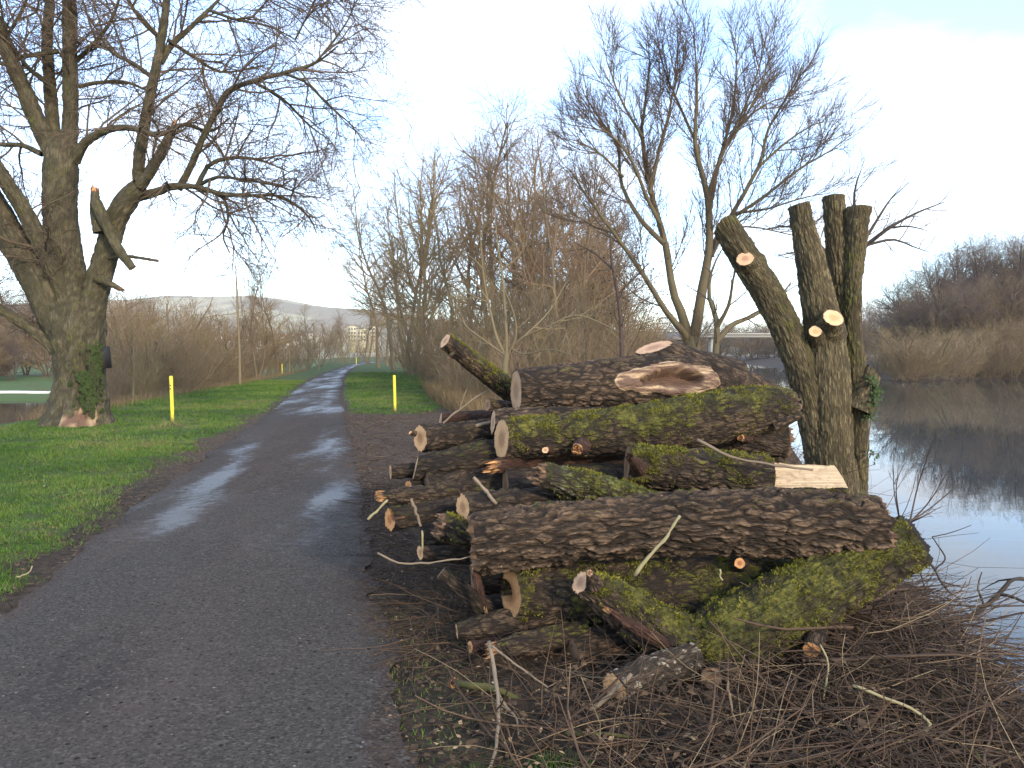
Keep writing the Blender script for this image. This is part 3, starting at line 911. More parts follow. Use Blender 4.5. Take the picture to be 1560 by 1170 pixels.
# ---- hills behind the town
def hill_z(X, D):
    X = np.asarray(X, float); D = np.asarray(D, float)
    az = X / D
    sky_ = np.interp(az, [-3, -0.75, -0.50, -0.44, -0.38, -0.33, -0.27, -0.18, -0.08, 0.1, 0.3, 0.45, 0.7, 3], [60, 66, 80, 88, 86, 88, 78, 62, 48, 34, 30, 34, 40, 40]) / 1200.0
    p = np.stack([X * 0.004, D * 0.004, 0 * X], -1).reshape(-1, 3)
    n = (fbm(p, 501, 4).reshape(X.shape) - 0.5)
    top = sky_ * 1900
    return -2 + top * smooth(560, 1900, D) ** 0.8 * (1 - 0.5 * smooth(1900, 2500, D)) + n * 26 * smooth(600, 1300, D)
ha = np.linspace(-1.6, 1.6, 220)
hd = np.geomspace(420, 2600, 60)
HX = ha[None, :] * hd[:, None]; HD = np.repeat(hd[:, None], 220, 1)
HZ = hill_z(HX, HD) - 0.4 * smooth(520, 420, HD)
i = np.arange(59)[:, None] * 220; j = np.arange(219)[None, :]
m = NT("hill_fields")
gp = m.pos()
v = m.noise(m.scalev(gp, (1, 0.35, 1.5)), 0.006, 3, 0.5)
w = m.noise(gp, 0.05, 6, 0.78)
pat = m.voro(m.scalev(gp, (1, 0.6, 0)), 0.0045, 'F1', "Color")
sp_ = m.t.nodes.new("ShaderNodeSeparateColor"); m.t.links.new(pat, sp_.inputs[0])
fc = m.mix(sp_.outputs[0], (0.40, 0.36, 0.24), (0.50, 0.45, 0.30))
fc = m.mix(m.ramp(v, 0.46, 0.54), fc, m.mix(w, (0.20, 0.175, 0.13), (0.34, 0.29, 0.20)))
m.p("Base Color", fc); m.p("Roughness", 0.95)
m.p("Normal", m.bump(w, 1.0, 8.0))
obj("hills", raw_mesh("hills", np.stack([HX, HD, HZ], -1).reshape(-1, 3), np.stack([i + j, i + j + 1, i + 221 + j, i + 220 + j], -1).reshape(-1, 4), m.m), kind="structure")

# ================================================================== TOWN, BRIDGE, BUILDINGS FAR OFF
def plain(name, c, rough=0.7, var=0.15):
    m = NT(name)
    n = m.noise(m.coord(), 3, 4, 0.6)
    m.p("Base Color", m.mix(m.math('MULTIPLY', n, var * 2), c, tuple(x * 0.7 for x in c)))
    m.p("Roughness", rough)
    return m.m
M_WHITE = plain("render_white", (0.72, 0.70, 0.64)); M_YEL = plain("render_yellow", (0.50, 0.45, 0.30)); M_ROOF = plain("roof_tiles", (0.20, 0.10, 0.07))
M_ROOFG = plain("roof_grey", (0.16, 0.15, 0.15)); M_GLASS = plain("window_dark", (0.05, 0.06, 0.07), 0.2); M_CONC = plain("concrete_pale", (0.33, 0.31, 0.26)); M_DARKW = plain("wall_dark", (0.085, 0.065, 0.065))

def box_vf(x0, x1, y0, y1, z0, z1):
    V = np.array([[x, y, z] for z in (z0, z1) for x, y in ((x0, y0), (x1, y0), (x1, y1), (x0, y1))], float)
    F = np.array([[0, 3, 2, 1], [4, 5, 6, 7], [0, 1, 5, 4], [1, 2, 6, 5], [2, 3, 7, 6], [3, 0, 4, 7]])
    return V, F
def box_me(name, *b, mat=None):
    V, F = box_vf(*b)
    return raw_mesh(name, V, F, mat, flat=True)
def gable_me(name, w, d, z0, h, mat):
    o = 0.4
    V = np.array([[-w / 2 - o, -d / 2 - o, z0], [w / 2 + o, -d / 2 - o, z0], [w / 2 + o, d / 2 + o, z0], [-w / 2 - o, d / 2 + o, z0], [-w / 2 - o, 0, z0 + h], [w / 2 + o, 0, z0 + h]])
    return raw_mesh(name, V, [np.array([[0, 1, 5, 4], [2, 3, 4, 5], [0, 3, 2, 1]]), np.array([[0, 4, 3], [1, 2, 5]])], mat, flat=True)
def house_proto(w, d, h, rh, wall, roof, label, loc):
    e = thing("house", label, "house", loc, "houses of the distant town")
    obj("wall", box_me("wall", -w / 2, w / 2, -d / 2, d / 2, -4, h, mat=wall), e)
    obj("roof", gable_me("roof", w, d, h + 0.01, rh, roof), e)
    for k in (-0.28, 0.28):
        obj("window", box_me("window", k * w - 0.7, k * w + 0.7, -d / 2 - 0.06, -d / 2 + 0.1, h * 0.5, h * 0.5 + 1.5, mat=M_GLASS), e)
    return e
spots = [(352, 524, 690), (372, 521, 720), (388, 516, 760), (402, 512, 800), (414, 519, 740), (425, 513, 790), (436, 517, 760), (447, 521, 730), (340, 519, 780), (396, 525, 700), (458, 516, 770), (468, 511, 830), (380, 528, 660), (412, 527, 680), (433, 527, 670), (60, 470, 900), (250, 517, 780), (265, 521, 730)]
hp = None
for k, (px, py, D) in enumerate(spots):
    q = P(px, py + 5, D)
    z = max(float(hill_z(np.array([q[0]]), np.array([D]))[0]), q[2])
    lab = "small pale house of the town on the slope below the distant hill"
    if k < 2:
        h_ = house_proto(9 + 3 * k, 8, 5.5, 3.2, M_WHITE, M_ROOFG if k else M_ROOF, lab, (q[0], D, z))
        hp = (hp or []) + [h_]
    else:
        h_ = dup(hp[k % 2], (q[0], D, z), RNG.uniform(-0.6, 0.6), RNG.uniform(0.8, 1.15))

q = P(549, 522, 620)
e = thing("apartment_block", "pale yellow block with dark windows standing far off where the path bends away", "building", (q[0], 620, q[2]))
for x0, x1, hh in ((-10.5, -3.2, 13.5), (-3.0, 4.2, 11.0), (4.4, 11, 13.0)):
    obj("wall", box_me("wall", x0, x1, 0, 9, -8, hh, mat=M_YEL), e)
    obj("roof", box_me("roof", x0 - 0.3, x1 + 0.3, -0.3, 9.3, hh + 0.01, hh + 0.5, mat=M_ROOFG), e)
    for fl in range(4):
        for c in range(3):
            wx = x0 + 1.3 + c * 2.2
            if 1.0 + fl * 3.0 + 1.5 < hh:
                obj("window", box_me("window", wx, wx + 1.1, -0.08, 0.1, 1.0 + fl * 3.0, 2.5 + fl * 3.0, mat=M_GLASS), e)

# long low bridge over the river
e = thing("bridge", "long pale bridge crossing the river far behind the forked tree", "bridge", (70, 255, -2))
obj("deck", box_me("deck", -40, 85, -2, 3, 9.0, 9.8, mat=M_CONC), e)
obj("parapet", box_me("parapet", -40, 85, -2.3, -2.05, 9.82, 10.5, mat=M_CONC), e)
for k in range(5):
    obj("pier", box_me("pier", -36 + k * 30, -35.2 + k * 30, -1.0, 2.0, -4, 8.99, mat=M_CONC), e)
for k, (px, w) in enumerate(((1030, 7), (1046, 5))):
    q = P(px, 530, 240)
    e = thing("building", ["wider white building by the far river bank, left of the forked tree", "narrow white building by the far river bank, just left of the forked tree"][k], "building", (q[0], 240, -1))
    obj("wall", box_me("wall", -w / 2, w / 2, 0, 6, -2, 7 - k, mat=M_WHITE), e)
    obj("roof", gable_me("roof", w, 12, 7.01 - k, 2, M_ROOFG), e)
    for c in (-0.25, 0.25):
        obj("window", box_me("window", c * w - .5, c * w + .5, -0.06, 0.1, 3, 4.6, mat=M_GLASS), e)

# ================================================================== TREES
def norm(v):
    l = math.sqrt(v[0] * v[0] + v[1] * v[1] + v[2] * v[2]) + 1e-12
    return (v[0] / l, v[1] / l, v[2] / l)

def turn(d, ang, rnd):
    """direction d turned by ang about a random azimuth"""
    while True:
        r = (rnd.gauss(0, 1), rnd.gauss(0, 1), rnd.gauss(0, 1))
        dot = r[0] * d[0] + r[1] * d[1] + r[2] * d[2]
        s = (r[0] - dot * d[0], r[1] - dot * d[1], r[2] - dot * d[2])
        if s[0] ** 2 + s[1] ** 2 + s[2] ** 2 > 0.05:
            break
    s = norm(s)
    c, sn = math.cos(ang), math.sin(ang)
    return (d[0] * c + s[0] * sn, d[1] * c + s[1] * sn, d[2] * c + s[2] * sn)

def shoot(p, d, L, r0, r1, n, wob, trop, rnd):
    pts = [p]
    st = L / (n - 1)
    x, y, z = p
    for k in range(n - 1):
        d = norm((d[0] + rnd.gauss(0, wob), d[1] + rnd.gauss(0, wob), d[2] + rnd.gauss(0, wob) + trop))
        x += d[0] * st; y += d[1] * st; z += d[2] * st
        pts.append((x, y, z))
    rad = [r0 + (r1 - r0) * (k / (n - 1)) for k in range(n)]
    return pts, rad

def sprout(out, pts, rads, lvl, cfg, rnd):
    if lvl >= len(cfg):
        return
    c = cfg[lvl]
    n = len(pts)
    seg = [math.dist(pts[k], pts[k + 1]) for k in range(n - 1)]
    total = sum(seg)
    cnt = int(total * c["dens"] * (1 - c["t0"]) + rnd.random())
    for q in range(cnt):
        t = c["t0"] + (1 - c["t0"]) * (q + rnd.random()) / cnt
        s = t * total
        k = 0
        while k < n - 2 and s > seg[k]:
            s -= seg[k]; k += 1
        f = min(1.0, s / (seg[k] + 1e-9))
        a, b = pts[k], pts[k + 1]
        p = (a[0] + (b[0] - a[0]) * f, a[1] + (b[1] - a[1]) * f, a[2] + (b[2] - a[2]) * f)
        tg = norm((b[0] - a[0], b[1] - a[1], b[2] - a[2]))
        r = rads[k] + (rads[k + 1] - rads[k]) * f
        d = turn(tg, R(rnd.gauss(c["ang"], c.get("sp", 9))), rnd)
        if c.get("up") and d[2] < -0.15 and rnd.random() < c["up"]:
            d = (d[0], d[1], -d[2])
        L = c["len"] * rnd.uniform(0.55, 1.25) * (c.get("tip", 0.45) + (1 - c.get("tip", 0.45)) * (1 - t))
        r0 = min(r * 0.75, c["r"] * (0.6 + 0.5 * L / c["len"]))
        pp, rr = shoot(p, d, L, r0, max(r0 * 0.35, c.get("rmin", 0.003)), c["n"], c["wob"], c["trop"], rnd)
        out[min(lvl, 3)].append((pp, rr, rnd.random()))
        sprout(out, pp, rr, lvl + 1, cfg, rnd)

def tree_parts(e, limbs, cfg, seed, mat_trunk, mat_twig, loc, trunk_name="trunk", sides0=9, limb_split=False, extra_limbs=None):
    """limbs: list of (pts, radii); twigs grow from them by cfg; builds trunk (limbs + first branches) and crown (finer wood)"""
    rnd = random.Random(seed)
    out = [[], [], [], []]
    for pts, rad in limbs:
        sprout(out, [tuple(p) for p in pts], list(rad), 0, cfg, rnd)
    loc = np.asarray(loc, float)
    thick = [(list(map(tuple, p)), list(r), rnd.random()) for p, r in (extra_limbs if extra_limbs is not None else limbs)]
    if thick:
        V, F, T = tubes(thick, sides0)
        obj(trunk_name, raw_mesh(trunk_name, V - loc, F, mat_trunk), e)
    Vs, Fs, b = [], [], 0
    for lv, sd in ((0, 5), (1, 3), (2, 3), (3, 3)):
        if out[lv]:
            V, F, T = tubes(out[lv], sd)
            Vs.append(V); Fs.append(F + b); b += len(V)
    if Vs:
        obj("crown", raw_mesh("crown", np.concatenate(Vs) - loc, np.concatenate(Fs), mat_twig), e, kind="stuff")
    return sum(len(f) for f in Fs) * 2

def handlimb(pp, D, r0, r1, n=12, dD=0.0, wob=0.0, ww=None):
    """limb through picture points pp at distance D (+dD along the way); radii in metres"""
    pts = [P(x, y, D + dD * k / (len(pp) - 1)) for k, (x, y) in enumerate(pp)]
    rad = ww if ww is not None else np.linspace(r0, r1, len(pts))
    q, r = spline(pts, rad, n)
    if wob:
        q = q + (RNG.normal(0, wob, q.shape)) * np.linspace(0, 1, n)[:, None]
    return q, r

TRIS = {}
# ---- generic trees: built once, then copied
def upright_tree(seed, H, r, cfg, label, stems=1, lean=0.05, spread=0.25, mt=None, mw=None, t_bare=0.15, name="bare_tree"):
    rnd = random.Random(seed)
    e = thing(name, label, "tree", (0, 0, 0))
    limbs = []
    for k in range(stems):
        a = rnd.uniform(0, 6.28) if stems == 1 else k * 6.283 / stems + rnd.uniform(-.4, .4)
        ln = lean if stems == 1 else spread
        d = norm((math.cos(a) * ln, math.sin(a) * ln, 1))
        hh = H * rnd.uniform(0.8, 1.0) if stems > 1 else H
        p0 = (math.cos(a) * r * 0.7 * (stems > 1), math.sin(a) * r * 0.7 * (stems > 1), -0.3)
        limbs.append(shoot(p0, d, hh, r * rnd.uniform(.8, 1) / (stems ** 0.4), 0.015, 14, 0.085, 0.03, rnd))
    TRIS[name + str(seed)] = tree_parts(e, limbs, cfg, seed, mt or M_TRUNK, mw or M_TWIG, (0, 0, 0))
    return e

C_UP = [dict(dens=2.8, t0=.20, ang=52, sp=14, len=4.6, r=.050, n=7, wob=.13, trop=.07, tip=.30, up=.8),
        dict(dens=3.2, t0=.12, ang=46, sp=14, len=1.9, r=.018, n=5, wob=.14, trop=.04, up=.6),
        dict(dens=5.4, t0=.1, ang=42, sp=14, len=.85, r=.008, n=4, wob=.14, trop=.03, rmin=.004)]
C_UP2 = [dict(dens=2.6, t0=.26, ang=44, sp=14, len=4.8, r=.055, n=7, wob=.13, trop=.08, tip=.32, up=.9),
         dict(dens=3.4, t0=.12, ang=42, sp=14, len=1.9, r=.018, n=5, wob=.14, trop=.04, up=.6),
         dict(dens=5.2, t0=.1, ang=40, sp=14, len=.85, r=.008, n=4, wob=.14, trop=.03, rmin=.004)]
C_SHRUB = [dict(dens=3.2, t0=.08, ang=36, len=1.7, r=.014, n=5, wob=.12, trop=.05, tip=.4, up=.6),
           dict(dens=4.5, t0=.1, ang=38, len=.8, r=.007, n=4, wob=.13, trop=.03),
           dict(dens=5.0, t0=.1, ang=40, len=.40, r=.0045, n=3, wob=.12, trop=.03, rmin=.0025)]
C_DENSE = [dict(dens=3.0, t0=.10, ang=50, len=5.2, r=.07, n=6, wob=.10, trop=.05, tip=.35, up=.7),
           dict(dens=2.9, t0=.12, ang=42, len=2.1, r=.026, n=5, wob=.12, trop=.05, up=.5),
           dict(dens=4.2, t0=.1, ang=40, len=1.0, r=.014, n=4, wob=.12, trop=.03, rmin=.007)]

LAB_TH = "bare thicket tree among the tangle right of the path beyond the yellow post"
TP = [upright_tree(31, 13, .17, C_UP, LAB_TH, mt=M_TRUNK, mw=M_TWIG_OLIVE),
      upright_tree(32, 14, .19, C_UP2, LAB_TH, stems=2, spread=.16, mt=M_TRUNK, mw=M_TWIG),
      upright_tree(33, 12, .15, C_UP2, LAB_TH, stems=3, spread=.22, mt=M_TRUNK, mw=M_TWIG_RED)]
SHR_H = 4.2
LAB_SH = "brown bare shrub tangled among others at the foot of the thicket trees"
SP = [upright_tree(41, SHR_H, .030, C_SHRUB, LAB_SH, stems=9, spread=.42, mt=M_TRUNK, mw=M_TWIG_OLIVE, name="bare_shrub"),
      upright_tree(42, SHR_H, .026, C_SHRUB, LAB_SH, stems=11, spread=.55, mt=M_TRUNK, mw=M_TWIG, name="bare_shrub"),
      upright_tree(43, SHR_H, .026, C_SHRUB, LAB_SH, stems=10, spread=.36, mt=M_TRUNK, mw=M_TWIG_RED, name="bare_shrub")]
LAB_FB = "dark leafless tree in the dense wood on the far right bank"
DP = [upright_tree(51, 13, .20, C_DENSE, LAB_FB, stems=3, spread=.30, mt=M_TWIG_DARK, mw=M_TWIG_PURPLE, name="dense_tree"),
      upright_tree(52, 12, .18, C_DENSE, LAB_FB, stems=4, spread=.36, mt=M_TWIG_DARK, mw=M_TWIG, name="dense_tree")]
used = set()
TOPS = {}
def plant(protos, idx, px, D, H, H0, label, group=None, rot=None, wide=1.0, z=None, lean=0.0):
    p = protos[idx % len(protos)]
    H0 = TOPS.get(id(protos[idx % len(protos)]), None) or TOPS.setdefault(id(p), max(float(np.percentile([v.co.z for v in c_.data.vertices], 99.6)) for c_ in p.children))
    g = at_px(px, D)
    if z is not None:
        g[2] = z
    s = H / H0
    rz = RNG.uniform(0, 6.28) if rot is None else rot
    if p.name not in used:
        used.add(p.name)
        p.location = g
        p.rotation_euler = (0, lean, rz)
        p.scale = (s * wide, s * wide, s)
        p["label"] = label
        if group: p["group"] = group
        return p
    o = dup(p, g, rz, (s * wide, s * wide, s), label, group)
    if lean:
        o.rotation_euler = (0, lean, 0)
    if not group and "group" in o:
        del o["group"]
    return o

def top_h(py, px, D):
    """height of a tree at column px, distance D, whose top shows at row py"""
    return float(P(px, py, D)[2] - at_px(px, D)[2])

GT = "thicket trees right of the path"
# the trees one can single out
plant(TP, 0, 577, 92, top_h(305, 577, 92), 13.0, "tall leafless tree nearest the bend of the path, leftmost of the thicket", lean=0.0)
plant(TP, 0, 655, 50, top_h(215, 650, 50), 13.0, "slender leaning tree with bare trunk at the thicket's grassy edge, beyond the right yellow post", lean=-0.14)
plant(TP, 1, 628, 62, top_h(185, 628, 62), 13.5, "twin-stemmed tall tree just behind the slender leaning trunk")
plant(TP, 1, 760, 40, top_h(135, 760, 40), 13.5, "tallest forked tree of the thicket, straight behind the pale sapling")
plant(TP, 2, 845, 36, top_h(160, 845, 36), 12.0, "spreading several-stemmed tree at the thicket's right side next to the big forked tree")
k = 0
for px, D, top in ((600, 78, 262), (618, 95, 300), (640, 70, 235), (690, 52, 185), (728, 48, 195), (785, 46, 175), (805, 55, 205),
                   (828, 44, 205), (872, 50, 235), (905, 54, 265), (930, 58, 310), (890, 40, 330), (590, 110, 370), (560, 130, 420), (872, 42, 265), (893, 46, 285), (915, 44, 310), (938, 50, 345), (850, 50, 215), (905, 60, 300)):
    plant(TP, k, px, D, top_h(top, px, D), (13, 13.5, 12)[k % 3], LAB_TH, GT)
    k += 1
GS = "shrubs under the thicket trees"
for px, D, top in ((655, 40, 470), (675, 34, 440), (690, 45, 430), (705, 28, 470), (722, 36, 420), (745, 30, 440), (765, 40, 410), (790, 27, 450), (812, 33, 415), (835, 26, 440), (860, 31, 420),
                   (880, 24, 450), (905, 28, 430), (930, 25, 445), (952, 30, 455), (975, 34, 470), (620, 60, 480), (640, 50, 480), (600, 80, 500), (615, 90, 495), (985, 45, 490), (945, 45, 440),
                   (850, 20, 490), (800, 21, 500), (900, 19, 490), (740, 23, 500), (700, 24, 525), (770, 19, 520), (1000, 60, 500), (1010, 75, 505), (955, 21, 500), (660, 62, 460), (700, 60, 440), (760, 55, 420), (820, 50, 420), (870, 45, 430), (590, 120, 505), (575, 140, 512)):
    plant(SP, k, px, D, max(1.0, top_h(top, px, D)), SHR_H * .95, LAB_SH, GS, wide=RNG.uniform(.9, 1.25))
    k += 1

# ---- hedge and trees below the lawn on the left
LAB_HG = "brown leafless bush in the belt of scrub below the lawn's left edge"
GH = "scrub below the lawn"
for px, D, top in ((190, 36, 470), (172, 44, 440), (215, 33, 480), (232, 42, 462), (250, 36, 500), (268, 48, 470), (285, 40, 495), (302, 55, 475), (318, 46, 500), (335, 60, 480), (350, 52, 500), (366, 70, 485), (382, 62, 495),
                   (400, 80, 488), (418, 74, 498), (436, 92, 490), (452, 86, 495), (470, 110, 492), (488, 104, 488), (505, 130, 490), (522, 125, 493), (538, 150, 492), (556, 150, 505), (240, 60, 455), (275, 70, 490), (310, 80, 492), (345, 90, 498), (205, 50, 450), (165, 30, 520), (225, 30, 530), (262, 34, 535),
                   (385, 100, 492), (425, 120, 492), (465, 140, 490), (150, 55, 460), (175, 70, 450)):
    plant(SP, k, px, D, max(1.5, top_h(top + RNG.uniform(-22, 16), px, D)), SHR_H * .95, LAB_HG, GH, wide=RNG.uniform(1.0, 1.4))
    k += 1
plant(TP, 1, 392, 58, top_h(385, 392, 58), 13.5, "left one of two bare trees rising above the scrub beside the slim pole-like trunk", wide=.9)
plant(TP, 0, 424, 64, top_h(405, 424, 64), 13.0, "right one of two bare trees rising above the scrub beyond the lawn", wide=1.1)
plant(TP, 2, 300, 75, top_h(440, 300, 75), 12, "lone bare tree standing up out of the scrub right of the left yellow post", wide=.9)
plant(TP, 1, 215, 60, top_h(430, 215, 60), 12, "bare tree rising from the scrub between the huge tree and left yellow post", wide=.9)
plant(TP, 0, 470, 110, top_h(455, 470, 110), 12, "bare tree rising from the scrub nearest the left side of the path's bend", wide=1.1)
plant(TP, 2, 520, 170, top_h(470, 520, 170), 12, "small far bare tree left of the path's bend, before the pale yellow block")
LAB_PD = "dark bare tree across the pond behind the big ivy-clad tree"
for px, D, top in ((-40, 112, 420), (5, 118, 425), (40, 125, 440), (72, 115, 450), (100, 120, 440), (140, 130, 430), (170, 125, 445), (200, 140, 455), (-90, 110, 400), (-62, 97, 492), (-30, 96, 486), (-5, 97, 495), (18, 98, 498), (-20, 100, 470)):
    plant(DP, k, px, D, top_h(top, px, D), 12.5, LAB_PD, "trees across the pond", wide=1.2)
    k += 1

# ---- far right bank: scrub along the water, wood behind
GB = "trees of the wood on the far right bank"
for px, D, top in ((1300, 190, 470), (1318, 210, 452), (1338, 180, 462), (1352, 170, 462), (1375, 150, 440), (1392, 142, 420), (1410, 136, 400), (1428, 150, 395), (1445, 134, 380), (1462, 142, 368), (1480, 132, 362), (1497, 140, 352), (1512, 130, 350), (1528, 138, 355), (1545, 128, 352), (1560, 136, 340),
                   (1580, 128, 345), (1600, 134, 350), (1405, 124, 440), (1432, 122, 432), (1458, 121, 425), (1485, 120, 420), (1512, 119, 418), (1540, 120, 412), (1565, 119, 415), (1385, 128, 455), (1360, 140, 470), (1640, 130, 350), (1690, 128, 345)):
    plant(DP, k, px, D, top_h(top, px, D), 12.3, LAB_FB, GB, wide=1.15)
    k += 1
LAB_FS = "reddish brown bush at the water's edge on the far right bank"
for row, (off, step) in enumerate(((0.8, 21), (4.0, 24), (9.0, 24), (17.0, 28))):
    for px in range(1338 + row * 5 - 40 * (row > 2), 1600, step):
        D = next((d for d in np.arange(80, 220, .5) if far_dist((px - 780) / 1200.0 * d, d) > off), None)
        if D is None: continue
        top = np.interp(px, [1300, 1350, 1450, 1600], [512, 505, 500, 495]) + (22, 10, 0, -8)[row] + RNG.uniform(-15, 15)
        plant((SP, SP, SP, DP)[k % 4] if row else SP, k, px + RNG.uniform(-8, 8), D, max(2.0, top_h(top, px, D)), 12.3 if (k % 4 == 3 and row) else SHR_H * .95, LAB_FS, "bushes along the far right bank", wide=RNG.uniform(1.3, 1.9))
        k += 1
plant(SP, 0, 1392, 90, top_h(498, 1392, 90), SHR_H * .95, "wide olive bush leaning over the water at the far bank's tip", wide=2.5)
plant(SP, 1, 1365, 91, top_h(512, 1365, 91), SHR_H * .95, "low brown bush on the far bank's tip close beside the cut trunk", wide=1.5)
LAB_UP = "far hazy tree up the river near the pale bridge"
for px, D, top in ((1000, 300, 486), (1025, 320, 488), (1050, 300, 492), (1075, 330, 490), (1100, 310, 492), (1125, 320, 488), (1150, 300, 486), (1175, 310, 490), (1200, 300, 484), (1225, 290, 482), (1250, 280, 480), (1275, 270, 472), (975, 290, 480), (1140, 340, 486), (1090, 345, 487), (1190, 340, 482), (1240, 340, 478), (1290, 240, 470)):
    plant(DP, k, px, D, top_h(top, px, D), 12.3, LAB_UP, "trees up the river", wide=1.6, z=-1.0)
    k += 1

# ---- the forked tree by the river, middle distance
DC = 20.0
base = P(1052, 545, DC)
gz = ground_z(base[0], DC)
foot = np.array([base[0] + 0.05, DC, gz - 0.2])
def cl(pp, r0, r1, n=14, dD=0.0):
    return handlimb(pp, DC, r0, r1, n, dD, 0.01)
c_limbs = []
q, r = spline([foot, P(1053, 530, DC), P(1054, 512, DC)], [.32, .25, .20], 8); c_limbs.append((q, r))
c_limbs += [cl([(1052, 525), (1036, 470), (1025, 443), (1013, 369), (992, 295), (978, 208), (984, 150), (990, 95)], .19, .02, 18, .6),
            cl([(1056, 525), (1071, 434), (1080, 378), (1078, 300), (1059, 217), (1062, 134), (1056, 40)], .20, .018, 18, -.5),
            cl([(1050, 520), (1043, 508), (1015, 475), (978, 415), (932, 351), (895, 300), (868, 258)], .15, .015, 16, -1.2),
            cl([(1083, 390), (1095, 355), (1112, 332), (1158, 249), (1170, 198), (1205, 138), (1228, 105)], .12, .012, 16, .9),
            cl([(1080, 320), (1087, 290), (1098, 240), (1126, 194), (1158, 134), (1174, 80)], .09, .01, 14, -.9),
            cl([(1110, 335), (1163, 300), (1223, 254), (1268, 228), (1296, 205)], .07, .008, 12, .5),
            cl([(1076, 400), (1110, 350), (1160, 347), (1210, 358), (1250, 352)], .05, .008, 10, -1.0),
            cl([(1012, 372), (974, 332), (946, 277), (941, 221), (909, 175), (884, 132)], .10, .01, 14, 1.0),
            cl([(1005, 340), (985, 300), (960, 240), (930, 205), (900, 195), (868, 190)], .08, .008, 12, -.8),
            cl([(990, 295), (1004, 230), (1020, 170), (1030, 110), (1034, 62)], .08, .008, 12, -.5),
            cl([(1078, 300), (1100, 230), (1118, 160), (1122, 90), (1126, 42)], .08, .008, 12, .8),
            cl([(980, 210), (950, 160), (930, 110), (918, 62)], .06, .007, 10, .6),
            cl([(1060, 217), (1035, 160), (1010, 100), (1000, 50)], .06, .007, 10, .3),
            cl([(1126, 194), (1150, 170), (1190, 150), (1235, 155)], .05, .006, 10, .6),
            cl([(935, 355), (905, 345), (880, 330), (860, 322)], .05, .006, 10, .4),
            cl([(1118, 325), (1170, 318), (1230, 300), (1282, 292)], .05, .006, 10, -.5),
            cl([(1104, 225), (1140, 150), (1160, 90), (1168, 50)], .05, .006, 10, 1.0),
            cl([(950, 270), (915, 235), (880, 215), (862, 210)], .05, .006, 10, -.4),
            cl([(1158, 252), (1200, 215), (1240, 190), (1268, 185)], .05, .006, 10, -.5)]
e = thing("forked_tree", "large leafless tree with forked trunk and fan-shaped crown behind the log pile", "tree", foot)
C_C = [dict(dens=4.2, t0=.22, ang=32, sp=11, len=1.75, r=.016, n=7, wob=.08, trop=.10, tip=.55, up=.9, rmin=.005),
       dict(dens=8.2, t0=.08, ang=31, sp=11, len=.95, r=.0080, n=5, wob=.09, trop=.09, up=.7, rmin=.004),
       dict(dens=12.5, t0=.06, ang=31, sp=11, len=.50, r=.0048, n=3, wob=.09, trop=.05, rmin=.0025)]
c_limbs = c_limbs[:1] + [(q_, np.asarray(r_) * .70) for q_, r_ in c_limbs[1:]]
TRIS["forked"] = tree_parts(e, c_limbs, C_C, 61, M_TRUNK_OLIVE, M_TWIG_BIG, foot, sides0=10)

# small crooked tree right of it, and one behind the pollard whose branches show at its right
e = thing("crooked_tree", "small crooked bare tree between the forked tree and the leaning cut limb", "tree", P(1088, 560, 17))
c2 = [handlimb([(1088, 585), (1090, 540), (1092, 490), (1080, 450), (1085, 410), (1100, 380)], 17, .09, .012, 12),
      handlimb([(1092, 520), (1115, 495), (1150, 480), (1185, 455), (1205, 430)], 17, .07, .012, 12, 1),
      handlimb([(1091, 500), (1110, 465), (1118, 420), (1130, 395)], 17, .05, .008, 10, -.8)]
TRIS["crooked"] = tree_parts(e, c2, [dict(dens=3.0, t0=.25, ang=40, len=1.1, r=.016, n=6, wob=.12, trop=.02), dict(dens=4.5, t0=.1, ang=38, len=.5, r=.007, n=4, wob=.1, trop=.02), dict(dens=5, t0=.1, ang=38, len=.25, r=.004, n=3, wob=.1, trop=0)], 62, M_TRUNK_OLIVE, M_TWIG_DARK, P(1088, 560, 17))
DF_ = 9.2
fb = np.array([P(1272, 560, DF_)[0], DF_, ground_z(P(1272, 560, DF_)[0], DF_) - .1])
e = thing("spreading_tree", "slender spreading bare tree whose dark branches reach out right of the four cut limbs", "tree", fb)
c3 = [spline([fb, P(1274, 560, DF_), P(1280, 480, DF_), P(1284, 420, DF_)], [.075, .068, .060, .050], 10),
      handlimb([(1282, 430), (1300, 392), (1322, 372), (1355, 347), (1395, 325), (1438, 308)], DF_, .040, .005, 14, -.2),
      handlimb([(1300, 392), (1330, 345), (1352, 310), (1372, 285)], DF_, .024, .004, 12, .3),
      handlimb([(1318, 374), (1360, 365), (1392, 376), (1415, 384)], DF_, .018, .003, 8, .3),
      handlimb([(1355, 347), (1385, 345), (1415, 352)], DF_, .014, .003, 8, -.2),
      handlimb([(1282, 430), (1258, 385), (1225, 352), (1190, 345), (1155, 352)], DF_, .030, .004, 12, .5),
      handlimb([(1284, 420), (1300, 340), (1302, 290), (1312, 258)], DF_, .028, .004, 10, -.3),
      handlimb([(1281, 450), (1240, 400), (1215, 385), (1185, 390)], DF_, .026, .004, 10, -.2)]
TRIS["spread"] = tree_parts(e, c3, [dict(dens=6.5, t0=.25, ang=38, len=.50, r=.0065, n=6, wob=.12, trop=.05, up=.7, rmin=.002), dict(dens=11, t0=.1, ang=36, len=.26, r=.0034, n=4, wob=.12, trop=.04, rmin=.0016), dict(dens=13, t0=.1, ang=36, len=.12, r=.002, n=3, wob=.1, trop=.04, rmin=.001)], 63, M_STICK_DARK, M_TWIG_DARK, fb)

